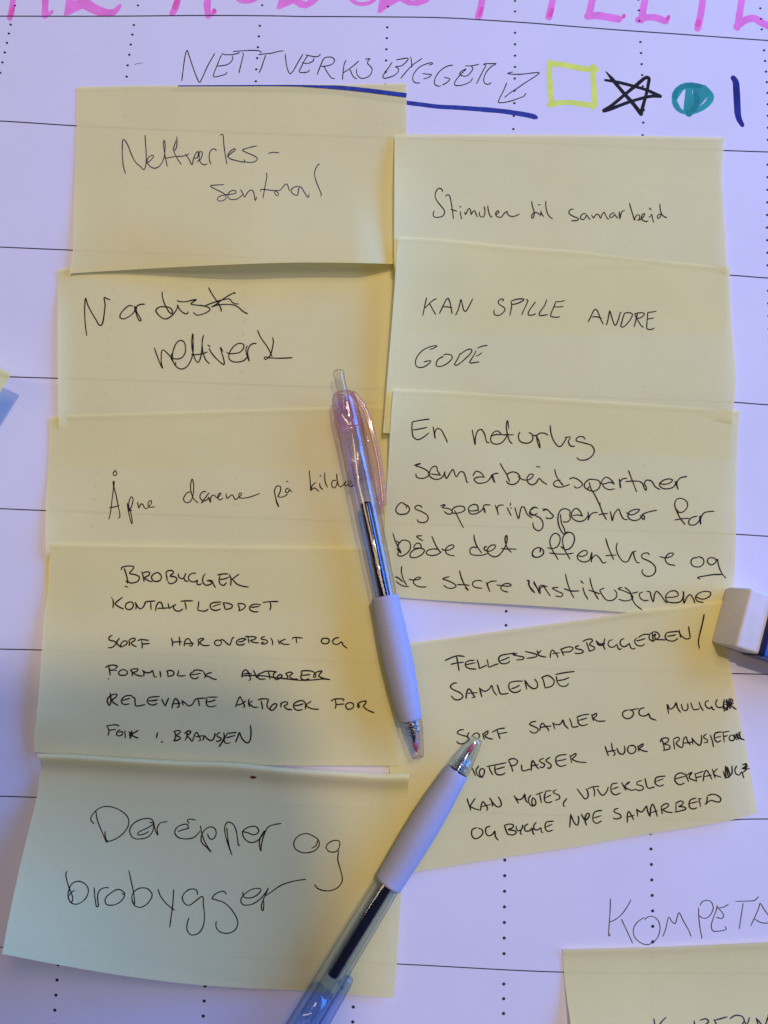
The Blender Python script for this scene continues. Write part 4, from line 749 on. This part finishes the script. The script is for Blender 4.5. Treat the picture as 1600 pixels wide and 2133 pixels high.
CLIP = [(134, 3.5, .5), (131.5, 5.1, .5), (126, 7.0, .4), (117, 7.9, .3), (108, 8.0, .2), (100, 7.6, .1), (93, 6.9, 0), (90.5, 6.5, 0)]
CLIP2 = [(134, 3.5, .5), (131.5, 4.9, .5), (126, 5.6, .4), (117, 6.0, .3), (108, 6.1, .2), (99, 5.9, .1), (92.5, 5.6, 0), (90.5, 5.3, 0)]
pen('clear pink ballpoint pen with white rubber grip, lying upright between the two note columns',
    (871, 1579), (704, 771), 7.0, 7.6, M_pinkp, M_lilac, M_lilac, M_inkb, -1, M_clear, CLIP, 1.05, M_sleeve, M_clear, 2.35, 100.5, M_clipp)
pen('clear blue ballpoint pen with white rubber grip, lying aslant across the lowest notes',
    (994, 1538), (576, 2222), 7.2, 8.6, M_bluep, M_bluec, M_bluec, M_inkb, 1, M_bluec, CLIP2, 1.5, M_bsleeve, M_clear, 2.5, 98.5, M_bluep)

# ------------------------------------------------------------------ eraser at the right edge
M_er = plain('eraser_vinyl', (0.75, 0.73, 0.75), rough=.7, spec=.25, bump=.35, bscale=260, var=.03)
M_slv = plain('sleeve_blue', (0.02, 0.12, 0.55), rough=.35, var=.35, bscale=160)
M_slvd = plain('sleeve_navy', (0.006, 0.006, 0.06), rough=.35, var=.1)
E0 = unproj(1482, 1339, 1.4); E1 = unproj(1513, 1221, 1.4)      # lower left and upper left corner on the paper
vy = Vector((E1.x-E0.x, E1.y-E0.y, 0)); W = vy.length; vy.normalize(); vx = Vector((vy.y, -vy.x, 0)); vz = Vector((0, 0, 1))
er = empty('eraser', E0+vx*20+vy*W/2-vz*E0.z); tag(er, 'white block eraser in a blue sleeve, cut off by the right picture edge', 'eraser')
def box_sec(name, x0, x1, secs, mat, seg_bevel, bump=0):
    pass
def block(name, xs, sect, mat, jit=0.0):
    """rounded-rectangle sections along vx; sect(x) -> (y0,y1,z0,z1,r)"""
    V = []; F = []; K = 6; n = 4*K
    for xx in xs:
        y0, y1, z0, z1, r = sect(xx)
        for (cy, cz, a0) in ((y1-r, z1-r, 0), (y0+r, z1-r, 90), (y0+r, z0+r, 180), (y1-r, z0+r, 270)):
            for k in range(K):
                a = math.radians(a0+90*k/(K-1)); yy = cy+r*math.cos(a); zz = cz+r*math.sin(a)
                lean = ERLEAN*(zz/12.0)*max(0, 1-xx/6.0) if jit else 0
                V.append(E0+vx*(xx+lean)+vy*yy+vz*(zz))
    m = len(xs)
    for i in range(m-1):
        for k in range(n):
            k2 = (k+1) % n; F.append((i*n+k, i*n+k2, (i+1)*n+k2, (i+1)*n+k))
    F.append(tuple(range(n))); F.append(tuple(range((m-1)*n, m*n)))
    ob = new_obj(name, V, F, mat, smooth=True)
    bm = bmesh.new(); bm.from_mesh(ob.data); bmesh.ops.recalc_face_normals(bm, faces=bm.faces)
    for e in bm.edges:
        if len(e.link_faces) == 2 and e.calc_face_angle(0) > .7: e.smooth = False
    bm.to_mesh(ob.data); bm.free()
    return adopt(ob, er)
ERLEAN = 3.2
HZ = 12.0
def sec(x):
    k = max(0, 1-x/1.2); return (.5*k, W-.5*k, .0+.3*k, HZ-.5*k*k, 1.1)
block('vinyl_block', [0, .15, .4, .8, 1.3, 2.5, 5, 10, 30, 42], sec, M_er, jit=1)
block('sleeve', [11.2, 11.21, 40], lambda x: (-.45, W+.45, -.2+.5, HZ+.35, 1.3), M_slv)
block('sleeve_band', [11.0, 11.01, 13.0], lambda x: (-.5, W+.5, -.25+.5, HZ+.4, 1.3), M_slvd)
